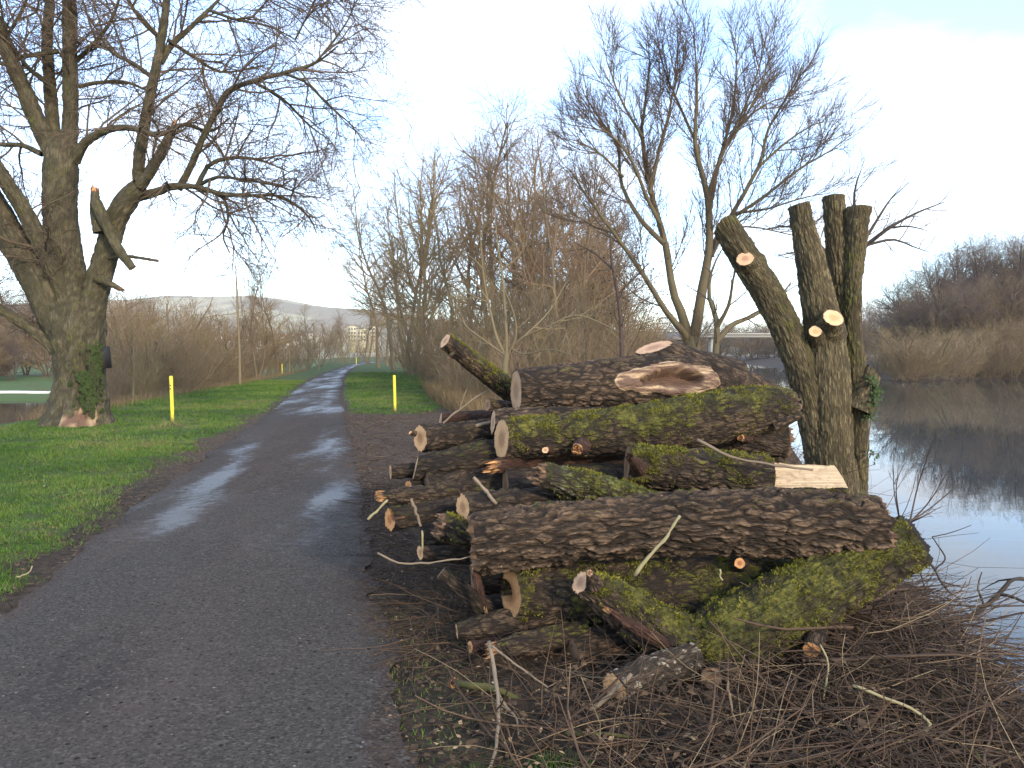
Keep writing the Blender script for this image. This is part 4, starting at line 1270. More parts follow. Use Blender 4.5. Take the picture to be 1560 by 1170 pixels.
# alder-like tree with clinging leaves and cones, behind the log with the hollow
ab = np.array([P(950, 560, 18)[0], 18, ground_z(P(950, 560, 18)[0], 18) - .1])
e = thing("leafy_tree", "thin tree with dark withered leaves still clinging, left of the forked tree", "tree", ab)
ca = [spline([ab, P(945, 480, 18), P(932, 400, 18), P(930, 350, 18)], [.06, .045, .03, .012], 12),
      handlimb([(940, 450), (970, 420), (990, 400)], 18, .03, .008, 8),
      handlimb([(934, 410), (905, 385), (880, 372)], 18, .03, .008, 8, .6)]
rnd = random.Random(9)
TRIS["alder"] = tree_parts(e, ca, [dict(dens=3.5, t0=.25, ang=45, len=.9, r=.012, n=6, wob=.1, trop=.02), dict(dens=5, t0=.1, ang=40, len=.4, r=.006, n=4, wob=.1, trop=.0)], 64, M_TWIG_DARK, M_TWIG_DARK, ab)
LV, LF = [], []
def leaf_cloud(n, centre_fn, size, seed, flatten=1.0):
    g = np.random.default_rng(seed)
    V, F = [], []
    for k in range(n):
        c = centre_fn(g)
        s = size * g.uniform(.6, 1.25)
        a = g.normal(0, 1, 3); a /= np.linalg.norm(a)
        b = np.cross(a, g.normal(0, 1, 3)); b /= np.linalg.norm(b)
        nn = np.cross(a, b)
        q = [c - a * s * .9, c - a * s * .1 + b * s * .55, c + a * s * .9, c - a * s * .1 - b * s * .55]
        q[1] = q[1] + nn * s * .2; q[3] = q[3] + nn * s * .2
        V += q
        F.append([4 * k, 4 * k + 1, 4 * k + 2, 4 * k + 3])
    return np.array(V), np.array(F)
def alder_c(g):
    px = g.choice([905, 925, 950, 978, 990, 935]) + g.normal(0, 16); py = g.uniform(375, 490)
    return P(px, py, 18 + g.normal(0, .5))
V, F = leaf_cloud(330, alder_c, .035, 5)
obj("leaves", raw_mesh("leaves", V - ab, F, plain("leaf_withered", (0.045, 0.030, 0.024)), flat=True), e, kind="stuff")

# ---- pale sapling behind the top log
DS = 10.5
sb = P(770, 600, DS); sb[2] = ground_z(sb[0], DS) - .05
e = thing("sapling", "young pale multi-stemmed sapling standing behind the cut face of the top log", "tree", sb)
s_l = [spline([sb, P(769, 575, DS), P(771, 545, DS), P(773, 535, DS)], [.050, .043, .040, .036], 8),
       handlimb([(772, 545), (757, 515), (746, 470), (738, 430), (733, 380), (731, 340)], DS, .024, .004, 14, .2),
       handlimb([(772, 545), (771, 500), (768, 455), (764, 410), (757, 365), (754, 320), (752, 270)], DS, .025, .004, 16, -.1),
       handlimb([(773, 542), (784, 520), (786, 495), (780, 470), (768, 440)], DS, .024, .006, 12, -.3),
       handlimb([(768, 540), (740, 520), (710, 497), (690, 470), (680, 440)], DS, .015, .004, 12, .3),
       handlimb([(774, 535), (800, 512), (835, 498), (880, 480), (944, 506)], DS, .013, .007, 12, -.6),
       handlimb([(764, 412), (786, 395), (800, 375), (806, 345)], DS, .014, .004, 10, -.2),
       handlimb([(742, 460), (715, 448), (692, 428)], DS, .014, .004, 8, .2),
       handlimb([(776, 530), (800, 540), (840, 532), (880, 545)], DS, .012, .004, 8, -.8),
       handlimb([(774, 533), (812, 500), (840, 470), (862, 430)], DS, .016, .004, 10, .5)]
TRIS["sapling"] = tree_parts(e, s_l, [dict(dens=3.0, t0=.3, ang=42, len=.55, r=.008, n=6, wob=.08, trop=.05, up=.7), dict(dens=5, t0=.15, ang=38, len=.25, r=.004, n=4, wob=.08, trop=.03, rmin=.002)], 65, M_TRUNK_PALE, M_TWIG_PALE, sb, sides0=8)

# ---- slim pole-like trunk at the lawn's edge
e = thing("slim_tree", "slim straight tree with pale bare trunk at the left edge of the lawn", "tree", at_px(365, 41))
b0 = at_px(365, 41)
sl = [spline([b0 - np.array([0, 0, .2]), P(365, 540, 41), P(362, 470, 41), P(360, 425, 41), P(358, 390, 41)], [.085, .07, .06, .04, .01], 12)]
TRIS["slim"] = tree_parts(e, sl, [dict(dens=5, t0=.35, ang=35, len=1.1, r=.014, n=5, wob=.07, trop=.08), dict(dens=4, t0=.1, ang=35, len=.4, r=.006, n=4, wob=.08, trop=.04, rmin=.004)], 66, M_TRUNK_PALE, M_TWIG, b0, sides0=7)
for px, D, ht in ((201, 30, 1.8), (440, 62, 2.0), (485, 78, 2.2)):
    b0 = at_px(px, D)
    e = thing("slim_tree", {201: "thin pale bare trunk in the scrub between the big tree and the left yellow post", 440: "short pale bare trunk at the lawn edge below the two bare trees", 485: "short pale bare trunk at the lawn edge nearest the path's bend"}[px], "tree", b0)
    tree_parts(e, [shoot(tuple(b0 - np.array([0, 0, .3])), (0.04, 0, 1), ht * 1.9, .06, .015, 8, .03, .05, random.Random(px))], [dict(dens=3, t0=.4, ang=35, len=.9, r=.012, n=5, wob=.07, trop=.08), dict(dens=4, t0=.1, ang=35, len=.4, r=.006, n=4, wob=.08, trop=.04, rmin=.004)], px, M_TRUNK_PALE, M_TWIG, b0, sides0=6)

# ================================================================== THE BIG TREE ON THE LEFT
DT = 18.0
tb = P(122, 645, DT); tb[2] = ground_z(tb[0], tb[1])
big = thing("big_tree", "huge old ivy-clad tree with several thick limbs on the lawn left of the path", "tree", tb)
def w(px): return px / 1200.0 * DT / 2
def bt(pp, ws, dD=0.0):
    pts = [P(x, y, DT + dD * k / (len(pp) - 1)) for k, (x, y) in enumerate(pp)]
    return pts, [w(v) for v in ws]
t_limbs = {
    "trunk": bt([(122, 662), (122, 645), (122, 620), (122, 580), (120, 540), (118, 500), (116, 462)], [134, 112, 92, 84, 86, 96, 84]),
    "a": bt([(118, 520), (108, 450), (97, 380), (92, 320), (92, 260), (95, 215)], [72, 62, 60, 58, 58, 54]),
    "a1": bt([(100, 240), (107, 190), (107, 120), (106, 40), (104, -40), (100, -140)], [34, 26, 25, 24, 20, 14], -.4),
    "a2": bt([(90, 245), (82, 200), (76, 130), (72, 60), (76, -20), (70, -120)], [30, 25, 22, 19, 16, 10], .8),
    "a3": bt([(88, 245), (62, 195), (38, 140), (12, 80), (-12, 20), (-40, -60)], [34, 30, 27, 24, 20, 12], -.9),
    "b": bt([(128, 520), (144, 450), (162, 385), (176, 335), (196, 302), (214, 285)], [58, 46, 40, 38, 36, 32], -.3),
    "b1": bt([(212, 290), (212, 245), (222, 180), (234, 120), (246, 60), (254, 0), (262, -70)], [24, 21, 19, 17, 15, 13, 8], -.2),
    "b2": bt([(212, 288), (232, 255), (250, 225), (262, 195)], [21, 20, 18, 15], .3),
    "c": bt([(112, 535), (82, 480), (58, 430), (30, 385), (0, 330), (-35, 260)], [52, 56, 54, 50, 46, 36], -.7),
    "d": bt([(112, 490), (96, 440), (66, 380), (36, 320), (8, 275), (-30, 215)], [40, 34, 30, 27, 25, 20], -1.3),
    "f": bt([(92, 540), (62, 512), (30, 490), (0, 470), (-50, 440)], [24, 22, 19, 17, 12], -.5),
    "arch": bt([(114, 245), (126, 222), (142, 208), (172, 196), (205, 196), (240, 205), (280, 190)], [20, 17, 15, 12, 10, 8, 4], -.9),
    "h": bt([(212, 300), (240, 292), (265, 284), (300, 285), (340, 296), (385, 298), (420, 305)], [18, 15, 13, 10, 8, 6, 4], -.8),
    "i": bt([(272, 288), (290, 255), (308, 212), (330, 168), (350, 138), (385, 124), (430, 112), (480, 96), (515, 70)], [14, 12, 11, 10, 10, 8, 6.5, 5, 2.5], -1.0),
    "j": bt([(244, 95), (262, 68), (290, 42), (318, 15), (345, -12)], [13, 11, 9, 7, 4], .6),
    "k": bt([(90, 78), (60, 82), (30, 85), (0, 70), (-30, 60)], [9, 8, 7, 6, 4], -.7),
    "l": bt([(64, 235), (35, 222), (0, 220), (-30, 215)], [10, 9, 8, 6], .6),
    "m": bt([(120, 132), (150, 126), (190, 125), (225, 138)], [8, 7, 6, 4], .8),
}
tsd = 900
for nm, (pts, rad) in t_limbs.items():
    rad = [r_ * .84 for r_ in rad]
    tsd += 3
    tk = nm == "trunk"
    L = sum(np.linalg.norm(pts[i + 1] - pts[i]) for i in range(len(pts) - 1))
    T = bark_tube(pts, rad, int(max(20, L / .07)), 72 if tk else (40 if rad[0] > .2 else 20), tsd, (0.45, 0.10), 0.045 if tk else 0.028 * min(1, rad[0] / .25), .14 if tk else .07, moss=(0.42, 0.35, 0.9), mossdir=(-.3, -1, .4))
    if tk:   # root flare and burr-like folds
        z = T["P"][:, :, 2] - tb[2]
        a = np.arctan2(T["P"][:, :, 1] - tb[1], T["P"][:, :, 0] - tb[0])
        fl = 1 + (0.20 * np.maximum(0, np.cos(a * 5 + 1.0)) + 0.05 * np.cos(a * 9)) * np.clip(1 - z / 1.1, 0, 1) + 0.045 * np.cos(a * 7 + 2) * np.clip(z / .5, 0, 1)
        c0 = T["C"][:, None, :2]
        T["P"][:, :, :2] = c0 + (T["P"][:, :, :2] - c0) * fl[:, :, None]
        wd = smooth(0.75, 0.15, z + (fbm(T["P"].reshape(-1, 3) * np.array([6, 6, 2.2]), 77, 4).reshape(z.shape) - .5) * 2.2) * smooth(-1.9, -1.4, a) * smooth(-.3, -.6, a)
        T["wood"] = np.where(wd > .5, .62, 0); T["rot"] = np.clip(.95 + (fbm(T["P"].reshape(-1, 3) * np.array([8, 8, 2]), 78, 3).reshape(z.shape) - .5) * 2.6, .6, 1)
    obj("trunk" if tk else "limb", tube_mesh("limb", T, M_BARK_TREE, tb), big)
# broken branch hanging down with a pale cut end, torn stub, dead snags
def bigbranch(nm, pp, ws, cutm, kind, dD=-.6):
    pts, rad = bt(pp, ws, 0)
    pts = [p + np.array([0, dD, 0]) for p in pts]
    T = bark_tube(pts, rad, 26, 18, 990 + len(pp) + int(pp[0][0]), (0.3, .08), .012, .06, moss=(.6, .2, .6))
    b = obj(nm, tube_mesh(nm, T, M_BARK_TREE, tb), big)
    obj("cut_face", cap_mesh("cut_face", T, 1, cutm, tb, 5, kind, spike=.2), b)
bigbranch("broken_branch", [(172, 318), (190, 355), (205, 385), (226, 414)], [18, 16, 14, 11], M_CUT_PINK, "saw", -.75)
bigbranch("torn_stub", [(172, 360), (166, 330), (164, 302)], [20, 17, 12], M_CUT_ORANGE, "torn", -.55)
bigbranch("dead_snag", [(172, 395), (205, 393), (250, 400)], [6, 5, 4], M_CUT_DULL, "saw", -.3)
bigbranch("dead_snag", [(160, 425), (178, 433), (194, 441)], [13, 10, 8], M_CUT_DULL, "torn", -.4)
bigbranch("broken_limb", [(218, 288), (240, 262), (258, 225), (272, 195)], [16, 14, 10, 6], M_CUT, "torn", -.25)

g_l = [(np.array(p), np.array(r)) for nm, (p, r) in t_limbs.items() if nm not in ("trunk", "a", "b", "c")]
g_l = [spline(p, r, 10) for p, r in g_l]
more = [bt([(430, 112), (465, 125), (500, 160), (535, 190), (552, 215)], [4, 3.5, 3, 2, 1], -.3),
        bt([(385, 124), (430, 150), (470, 190), (500, 212)], [5, 4, 3, 1.5], .5),
        bt([(340, 296), (348, 330), (340, 360), (350, 385)], [5, 4, 3, 2], -.2),
        bt([(385, 298), (430, 300), (470, 330), (482, 355)], [5, 4, 3, 1.5], -.4),
        bt([(300, 285), (320, 250), (360, 240), (400, 245), (440, 262)], [8, 7, 5.5, 4, 2], .8),
        bt([(255, 60), (300, 90), (340, 110), (400, 100)], [6, 5, 4, 2], 1.2),
        bt([(318, 15), (360, 30), (410, 40), (450, 60)], [5, 4, 3, 1.5], .7),
        bt([(262, 195), (285, 190), (320, 200), (350, 180)], [7, 6, 4, 2], .6),
        bt([(246, 60), (215, 30), (190, -10), (170, -60)], [7, 6, 5, 3], .5),
        bt([(107, 100), (140, 70), (170, 30), (190, -30)], [8, 7, 5, 3], -.4),
        bt([(235, 120), (200, 95), (170, 80), (150, 50)], [7, 6, 4, 2], -.8),
        bt([(480, 96), (510, 60), (535, 20), (545, -30)], [3.5, 3, 2, 1], .3),
        bt([(450, 60), (475, 10), (500, -40)], [3, 2.5, 2], .2),
        bt([(345, -12), (420, -30), (500, -20), (560, 0)], [5, 4, 3, 2], .2),
        bt([(0, 70), (20, 40), (40, 0), (50, -50)], [6, 5, 4, 3], -.9),
        bt([(76, 130), (40, 100), (10, 50), (0, 0)], [7, 6, 4, 2], -1.2),
        bt([(300, 285), (330, 270), (380, 275), (430, 285), (465, 300)], [6, 5, 4, 3, 1.5], -1.2)]
more = [spline(p, r, 10) for p, r in more]
C_B = [dict(dens=4.0, t0=.14, ang=50, sp=14, len=2.0, r=.026, n=7, wob=.15, trop=-.02, tip=.6, rmin=.006),
       dict(dens=4.6, t0=.08, ang=46, sp=14, len=1.1, r=.011, n=5, wob=.15, trop=-.04, tip=.6, rmin=.005),
       dict(dens=6.4, t0=.06, ang=42, sp=14, len=.64, r=.0060, n=4, wob=.15, trop=-.06, rmin=.0035),
       dict(dens=6.0, t0=.10, ang=40, sp=14, len=.34, r=.0042, n=3, wob=.13, trop=-.06, rmin=.0026)]
TRIS["big"] = tree_parts(big, g_l + more, C_B, 67, M_BARK_TREE, M_TWIG_BIG, tb, trunk_name="branches", sides0=6, extra_limbs=more)
# droopy sprays at the right end of the low branch
dr = [bt([(350, 385), (360, 420), (370, 445)], [2, 1.6, 1], 0), bt([(340, 296), (355, 350), (372, 400)], [4, 3, 1], -.6)]

# ivy on the trunk's path side
def ivy_leaf_mesh(n, fn, size, loc, mat, seed):
    g = np.random.default_rng(seed)
    V, F = [], []
    for k in range(n):
        c, nn = fn(g)
        nn = nn + g.normal(0, .35, 3); nn /= np.linalg.norm(nn)
        a = np.cross(nn, g.normal(0, 1, 3)); a /= np.linalg.norm(a)
        b = np.cross(nn, a)
        s = size * g.uniform(.6, 1.3)
        out = [(0, -.9), (.55, -.55), (.95, -.05), (.42, .25), (0, 1.0), (-.42, .25), (-.95, -.05), (-.55, -.55)]
        base = len(V)
        V.append(c + nn * s * .25)
        V += [c + a * x * s + b * y * s for x, y in out]
        F += [[base, base + 1 + i, base + 1 + (i + 1) % 8] for i in range(8)]
    return raw_mesh("leaves", np.array(V) - loc, np.array(F), mat, flat=True)
mi = NT("ivy_leaves"); n_ = mi.noise(mi.coord(), 8, 4, .7)
mi.p("Base Color", mi.mix(n_, (0.012, 0.022, 0.007), (0.050, 0.072, 0.020))); mi.p("Roughness", .75); mi.p("Specular IOR Level", .15); M_IVY = mi.m
def ivy_fn(g):
    while True:
        py = g.uniform(522, 636); px = g.uniform(104, 159)
        c_, w_ = (146, 10) if py < 566 else (137, 19)
        w_ = w_ * (1 if py < 612 else .6)
        dens = math.exp(-((px - c_) / w_) ** 2) * (1.0 - .7 * smooth(612, 634, py)) * (.55 + .45 * smooth(524, 545, py))
        nz_ = fbm(np.array([[px * .17, py * .11, 3.0]]), 55, 3)[0]
        if dens * 1.5 + (nz_ - .5) * 2.6 > .72: break
    dx = (px - 122) / 37.0
    q = P(px, py, DT - .56 * math.sqrt(max(0.02, 1 - min(1, dx * dx))) - .05)
    return q, np.array([dx * .8, -1, .25])
e = thing("ivy", "dark green ivy climbing the right half of the huge tree's trunk", "plant", P(140, 600, DT - .6))
l0 = np.array(e.location)
obj("leaves", ivy_leaf_mesh(560, ivy_fn, .045, l0, M_IVY, 3), e, kind="stuff")
vines = []
for k in range(5):
    x0 = 130 + k * 4.2
    vines.append(([tuple(P(x0 + math.sin(j * 1.1 + k) * 3, 636 - j * 14, DT - .56 * math.sqrt(max(.05, 1 - min(1, ((x0 - 122) / 37) ** 2))) - .05)) for j in range(8)], [.007] * 8, .5))
V, F, T_ = tubes(vines, 5)
obj("stem", raw_mesh("stem", V - l0, F, M_TWIG_DARK), e)
# narrow dark board on the trunk's right side
p = P(160, 545, DT - .1)
e = thing("board", "narrow dark board fixed upright to the right side of the huge tree's trunk", "board", p)
o = obj("panel", box_me("panel", -.035, .035, -.2, .2, -.24, .26, mat=plain("board_dark", (0.02, 0.013, 0.012))), e); o.rotation_euler = (0, R(-5), 0)
o = obj("batten", box_me("batten", -.16, -.037, -.03, .03, -.02, .05, mat=M_TRUNK), e)

# ================================================================== THE LOG PILE
def rp(px, D):      # pixel width -> radius in metres at distance D
    return px / 1200.0 * D / 2

# A: topmost log with the rotten hollow and a flared root collar at the right
DA = 5.6
log("topmost thick log with a rotten hollow in its side and pale oval cut end",
    [P(786, 596, DA), P(860, 592, DA + .12), P(950, 586, DA + .25), P(1030, 582, DA + .40), P(1100, 588, DA + .55), P(1185, 606, DA + .7)],
    [rp(68, DA), rp(76, DA), rp(88, DA), rp(96, DA), rp(80, DA), rp(40, DA)], nv=150, du=.0085, cap=("saw", "torn"), cell=(.15, .05), depth=.014, cutm=M_CUT_PINK,
    moss=(0.10, 0.5, 0.8), hollow=(1.12, 1.40, .31, .43, .16), slant=((-.97, -.25, 0.0), None),
    stubs=[dict(p0=P(1108, 590, DA + .52), p1=P(996, 529, DA + .40), r0=rp(86, DA), r1=rp(46, DA), bark=M_BARK, cutm=M_CUT_PINK, nv=60, slant=(-.30, -.30, .90), cell=(.22, .03), depth=.010)])
# W: thin mossy log sticking out up to the left
log("thinner log jutting up to the left from behind the topmost log",
    [P(678, 519, 5.55), P(730, 560, 5.8), P(790, 604, 6.1), P(850, 640, 6.4)], [rp(27, 5.2), rp(33, 5.3), rp(40, 5.5), rp(44, 5.6)], nv=56, cell=(.14, .035), depth=.007, moss=(.55, 1.0, .6), cutm=M_CUT_PINK, slant=((-.75, -.45, .5), None),
    stubs=[dict(p0=P(690, 538, 5.58), p1=P(684, 545, 5.5), r0=.016, r1=.012, bark=M_BARK, cutm=M_CUT_DULL, nv=12)])
# B: long mossy log under A
DB = 5.1
log("long mossy log lying directly under the topmost log, oval sawn end at the left",
    [P(764, 669, DB), P(860, 664, DB + .05), P(960, 655, DB + .12), P(1060, 642, DB + .2), P(1140, 628, DB + .3), P(1200, 618, DB + .4)],
    [rp(64, DB), rp(68, DB), rp(76, DB), rp(84, DB), rp(82, DB), rp(60, DB)], nv=140, du=.009, cap=("saw", "torn"), cell=(.12, .06), depth=.010, moss=(.50, .90, .9), mossdir=(0, -.35, 1), slant=((-.93, -.36, .05), None), cutm=M_CUT, cut2=M_CUT_DULL,
    stubs=[dict(p0=P(836, 686, DB - .08), p1=P(831, 686, DB - .25), r0=.026, r1=.022, bark=M_BARK_RED, cutm=M_CUT_PINK, nv=16),
           dict(p0=P(886, 680, DB - .10), p1=P(880, 684, DB - .26), r0=.05, r1=.038, bark=M_BARK_RED, cutm=M_CUT_ORANGE, kind="torn", nv=20),
           dict(p0=P(1180, 650, DB + .2), p1=P(1222, 632, DB + .15), r0=.035, r1=.02, bark=M_BARK, cutm=M_CUT_DULL, nv=14)])
log("dim log end seen just above the oval sawn end of the long mossy log",
    [P(751, 643, 5.35), P(850, 640, 5.5), P(960, 640, 5.7)], [rp(40, 5.3), rp(42, 5.4), rp(44, 5.6)], nv=60, cutm=M_CUT_PINK, slant=((-.97, -.2, .1), None), moss=(.1, .5, .7))
log("short log stub with a round dull end behind the two overlapping sawn ends",
    [P(742, 617, 5.7), P(800, 625, 5.9)], [rp(20, 5.7), rp(24, 5.7)], nv=30, cutm=M_CUT_DULL, depth=.006, cell=(.1, .035))
log("splintered reddish log end hanging below the oval sawn end of the long mossy log",
    [P(748, 712, 5.0), P(820, 700, 5.2), P(930, 690, 5.4)], [rp(22, 5), rp(34, 5.2), rp(40, 5.4)], nv=44, bark=M_BARK_RED, cap=("torn", "saw"), cutm=M_CUT_ORANGE, ragged=(.10, 0), spike=.10, moss=(.0, .3, .4), depth=.006)
# C: dark log under the right part of B
log("dark reddish log wedged under the right half of the long mossy log",
    [P(985, 668, 5.5), P(1080, 664, 5.5), P(1195, 672, 5.5)], [rp(50, 5.5), rp(58, 5.5), rp(50, 5.5)], nv=80, bark=M_BARK_DARK, moss=(.30, .5, 1.0), cap=("saw", "torn"), cutm=M_CUT_DULL,
    stubs=[dict(p0=P(1140, 668, 5.35), p1=P(1130, 668, 5.22), r0=.03, r1=.026, bark=M_BARK_RED, cutm=M_CUT_ORANGE, nv=14, kind="torn")])
# D: log with the fresh rectangular saw cut
DD = 4.85
e, TD, lD = log("mossy log with a bright fresh saw cut along its right end",
    [P(955, 708, DD), P(1040, 716, DD), P(1130, 725, DD), P(1205, 734, DD), P(1276, 741, DD)], [rp(58, DD), rp(66, DD), rp(72, DD), rp(72, DD), rp(72, DD)], nv=130, du=.008, cell=(.14, .05), depth=.013, moss=(.42, .7, 1.0), mossdir=(-.2, -.5, 1), cutm=M_CUT_DULL,
    cut=[(P(1222, 736, DD) + np.array([0, -.42, .91]) * .055, (.0, -.42, .91), .672)])
# torn piece on the left of D
log("short dark red torn stump on the mossy log with the fresh saw cut",
    [P(975, 716, DD - .12), P(966, 703, DD - .24), P(960, 697, DD - .30)], [.042, .034, .022], nv=26, bark=M_BARK_RED, cap=(None, "torn"), cut2=M_BARK_RED, moss=(0, .2, .3), depth=.006)
# X: diagonal pale-green mossy log
log("pale green mossy log slanting down to the right in the middle gap",
    [P(818, 722, 4.55), P(870, 736, 4.6), P(930, 752, 4.68), P(1010, 776, 4.8)], [rp(38, 4.5), rp(46, 4.6), rp(50, 4.6), rp(50, 4.7)], nv=80, bark=M_BARK_GREY, cap=("torn", None), cutm=M_CUT_DULL, ragged=(.05, 0), cell=(.20, .035), depth=.012, moss=(.62, .7, .9))
# E: the big dark front log
DE = 4.15
log("big dark deeply furrowed log lying across the front of the pile",
    [P(722, 828, DE), P(820, 815, DE), P(950, 803, DE), P(1080, 796, DE), P(1220, 797, DE), P(1350, 806, DE)],
    [rp(92, DE), rp(92, DE), rp(92, DE), rp(98, DE), rp(104, DE), rp(98, DE)], nv=190, du=.0075, cap=("torn", "torn"), cell=(.36, .042), depth=.024, low=.05, moss=(.02, .95, .8), mossdir=(.1, .35, 1), ragged=(.03, .10), spike=.05, cutm=M_CUT_DULL, cut2=M_CUT_DULL)
log("splintered strip of torn wood standing at the left end of the big front log",
    [P(722, 868, DE - .02), P(730, 895, DE - .03), P(740, 930, DE - .02)], [.022, .026, .010], nv=18, bark=M_BARK_RED, cap=("torn", "torn"), cutm=M_CUT_PINK, moss=(0, .1, .2), depth=.004, ragged=(.04, .04))
# F: thick mossy trunk under E with the hook-shaped sawn end
DF = 4.25
log("thick mossy log under the big front log, its sawn end hook-shaped",
    [P(778, 904, DF - .1), P(860, 902, DF), P(980, 905, DF + .05), P(1110, 900, DF + .1), P(1245, 880, DF + .2)], [rp(74, DF), rp(92, DF), rp(120, DF), rp(120, DF), rp(92, DF)], nv=160, du=.008, cell=(.09, .05), depth=.009, moss=(.50, .55, 1.1), mossdir=(0, -.8, .8),
    slant=((-.90, -.40, .05), None), cutm=M_CUT_ORANGE, holes=((-.02, .55, .40, .62, .22), None),
    stubs=[dict(p0=P(1130, 860, DF - .05), p1=P(1127, 858, DF - .16), r0=.034, r1=.031, bark=M_BARK, cutm=M_CUT_ORANGE, nv=18)])
# G: forked mossy limb in front
DG = 3.9
log("yellow-green mossy limb rising to the right edge of the pile from the bottom fork",
    [P(1052, 985, DG), P(1110, 970, DG), P(1200, 925, DG + .08), P(1300, 868, DG + .2), P(1395, 822, DG + .32)], [rp(80, DG), rp(112, DG), rp(112, DG), rp(96, DG), rp(88, DG)], nv=150, du=.008, cap=("saw", "torn"), cell=(.13, .048), depth=.014, moss=(.82, .60, .80), mossdir=(-.2, -.4, 1), cutm=M_CUT_DULL, cut2=M_BARK_DARK, slant=(None, (.85, -.2, .5)),
    stubs=[dict(p0=P(1240, 960, DG), p1=P(1236, 990, DG - .14), r0=.055, r1=.042, bark=M_BARK, cutm=M_CUT_ORANGE, nv=22)])
log("mossy fork arm sloping up to the left, with a small pale forked cut end",
    [P(884, 888, DG - .05), P(930, 912, DG - .02), P(1000, 960, DG), P(1075, 990, DG + .02), P(1130, 1000, DG + .1)], [rp(34, DG), rp(62, DG), rp(82, DG), rp(90, DG), rp(70, DG)], nv=110, du=.008, cell=(.16, .04), depth=.011, moss=(.55, .9, .9), mossdir=(.3, -.2, 1), cutm=M_CUT_PINK, slant=((-.75, -.5, .45), None),
    stubs=[dict(p0=P(905, 890, DG - .1), p1=P(899, 874, DG - .16), r0=.035, r1=.018, bark=M_BARK, cutm=M_CUT_PINK, nv=16, kind="torn", spike=.02)])
log("strip of bare orange torn wood under the mossy fork arm",
    [P(930, 932, DG - .14), P(965, 955, DG - .14), P(1010, 980, DG - .12), P(1045, 998, DG - .08)], [.014, .034, .030, .012], nv=30, bark=M_BARK_RED, cap=("torn", "torn"), cutm=M_CUT_ORANGE, moss=(0, .1, .3), depth=.010, cell=(.2, .02))
# lower small logs
log("brown log with a dull oval end in the dark gap below the fork arm",
    [P(868, 998, 3.95), P(920, 985, 4.05), P(1000, 968, 4.25)], [rp(62, 3.95), rp(64, 4), rp(60, 4.2)], nv=80, cutm=M_CUT_DULL, slant=((-.90, -.40, 0), None), moss=(.1, .5, .8), cell=(.1, .04), depth=.008)
log("lichen-spotted log with a fibrous sawn end, lowest at the front of the pile",
    [P(936, 1050, 3.55), P(990, 1027, 3.62), P(1058, 1003, 3.75)], [rp(50, 3.55), rp(56, 3.6), rp(50, 3.7)], nv=90, bark=M_BARK_LICHEN, cutm=M_CUT, slant=((-.75, -.62, .0), None), moss=(.05, .3, .7), cell=(.08, .04), depth=.008)
log("thin log with a small round pale end under the hook-shaped sawn end",
    [P(696, 962, 4.1), P(760, 952, 4.15), P(850, 940, 4.2)], [rp(24, 4.1), rp(44, 4.1), rp(44, 4.2)], nv=50, cutm=M_CUT, moss=(.2, .5, .8), depth=.008, cell=(.12, .04))
log("mossy branch with a frayed orange end above the brush, left of the brown log",
    [P(745, 992, 3.85), P(800, 980, 3.9), P(890, 962, 4.05)], [rp(24, 3.85), rp(36, 3.9), rp(36, 4)], nv=44, cap=("torn", "saw"), ragged=(.08, 0), spike=.06, cutm=M_CUT_ORANGE, moss=(.45, .6, .8), depth=.008, cell=(.12, .035))
log("short thick twig with a red sawn end left of the frayed orange end",
    [P(716, 986, 3.95), P(790, 978, 4.1)], [rp(18, 3.95), rp(22, 4)], nv=24, bark=M_BARK_RED, cutm=M_CUT_ORANGE, moss=(0, .2, .3), depth=.004, cell=(.08, .03))
log("log with a half-buried dull sawn end in the brush below the fork",
    [P(1084, 1032, 3.62), P(1120, 1018, 3.8), P(1180, 1000, 4.0)], [rp(34, 3.6), rp(36, 3.7), rp(40, 3.9)], nv=40, cutm=M_CUT_DULL, slant=((-.45, -.85, .35), None), moss=(.2, .4, .8), depth=.006)
# left group
log("log with a fibrous oval sawn end resting on the big front log's left end",
    [P(705, 773, 4.5), P(770, 768, 4.62), P(860, 765, 4.85)], [rp(42, 4.5), rp(46, 4.6), rp(46, 4.8)], nv=60, cutm=M_CUT, slant=((-.80, -.55, 0), None), moss=(.15, .5, .8), bark=M_BARK_DARK)
log("short mossy broken log end beneath the fibrous oval end",
    [P(668, 800, 4.45), P(710, 812, 4.5), P(790, 822, 4.6)], [rp(38, 4.4), rp(46, 4.5), rp(48, 4.6)], nv=50, cap=("torn", "saw"), ragged=(.05, 0), cutm=M_CUT_DULL, moss=(.55, .6, .9))
log("log with a knobbly oval cut end nearest the muddy patch, left of the pile",
    [P(640, 668, 5.3), P(700, 664, 5.5), P(790, 655, 5.8)], [rp(42, 5.3), rp(42, 5.4), rp(44, 5.7)], nv=60, cutm=M_CUT, slant=((-.80, -.58, .0), None), bark=M_BARK_DARK, moss=(.1, .6, .9),
    stubs=[dict(p0=P(632, 661, 5.28), p1=P(625, 659, 5.24), r0=.018, r1=.013, bark=M_BARK, cutm=M_CUT, nv=12)])
log("mossy log below the knobbly cut end, only a pale sliver of its end showing",
    [P(633, 713, 5.15), P(690, 704, 5.2), P(770, 688, 5.35), P(850, 676, 5.5)], [rp(36, 5.1), rp(44, 5.2), rp(48, 5.3), rp(48, 5.4)], nv=70, cutm=M_CUT_PINK, slant=((-.97, -.15, .25), None), moss=(.30, .9, .8), bark=M_BARK_DARK, cell=(.2, .04))
log("thin log with a small upright sawn end jutting furthest toward the path",
    [P(595, 719, 5.2), P(650, 716, 5.3), P(740, 722, 5.5)], [rp(22, 5.2), rp(24, 5.3), rp(26, 5.4)], nv=36, cutm=M_CUT, slant=((-.95, -.3, 0), None), bark=M_BARK_DARK, moss=(.3, .5, .8), depth=.006, cell=(.1, .035))
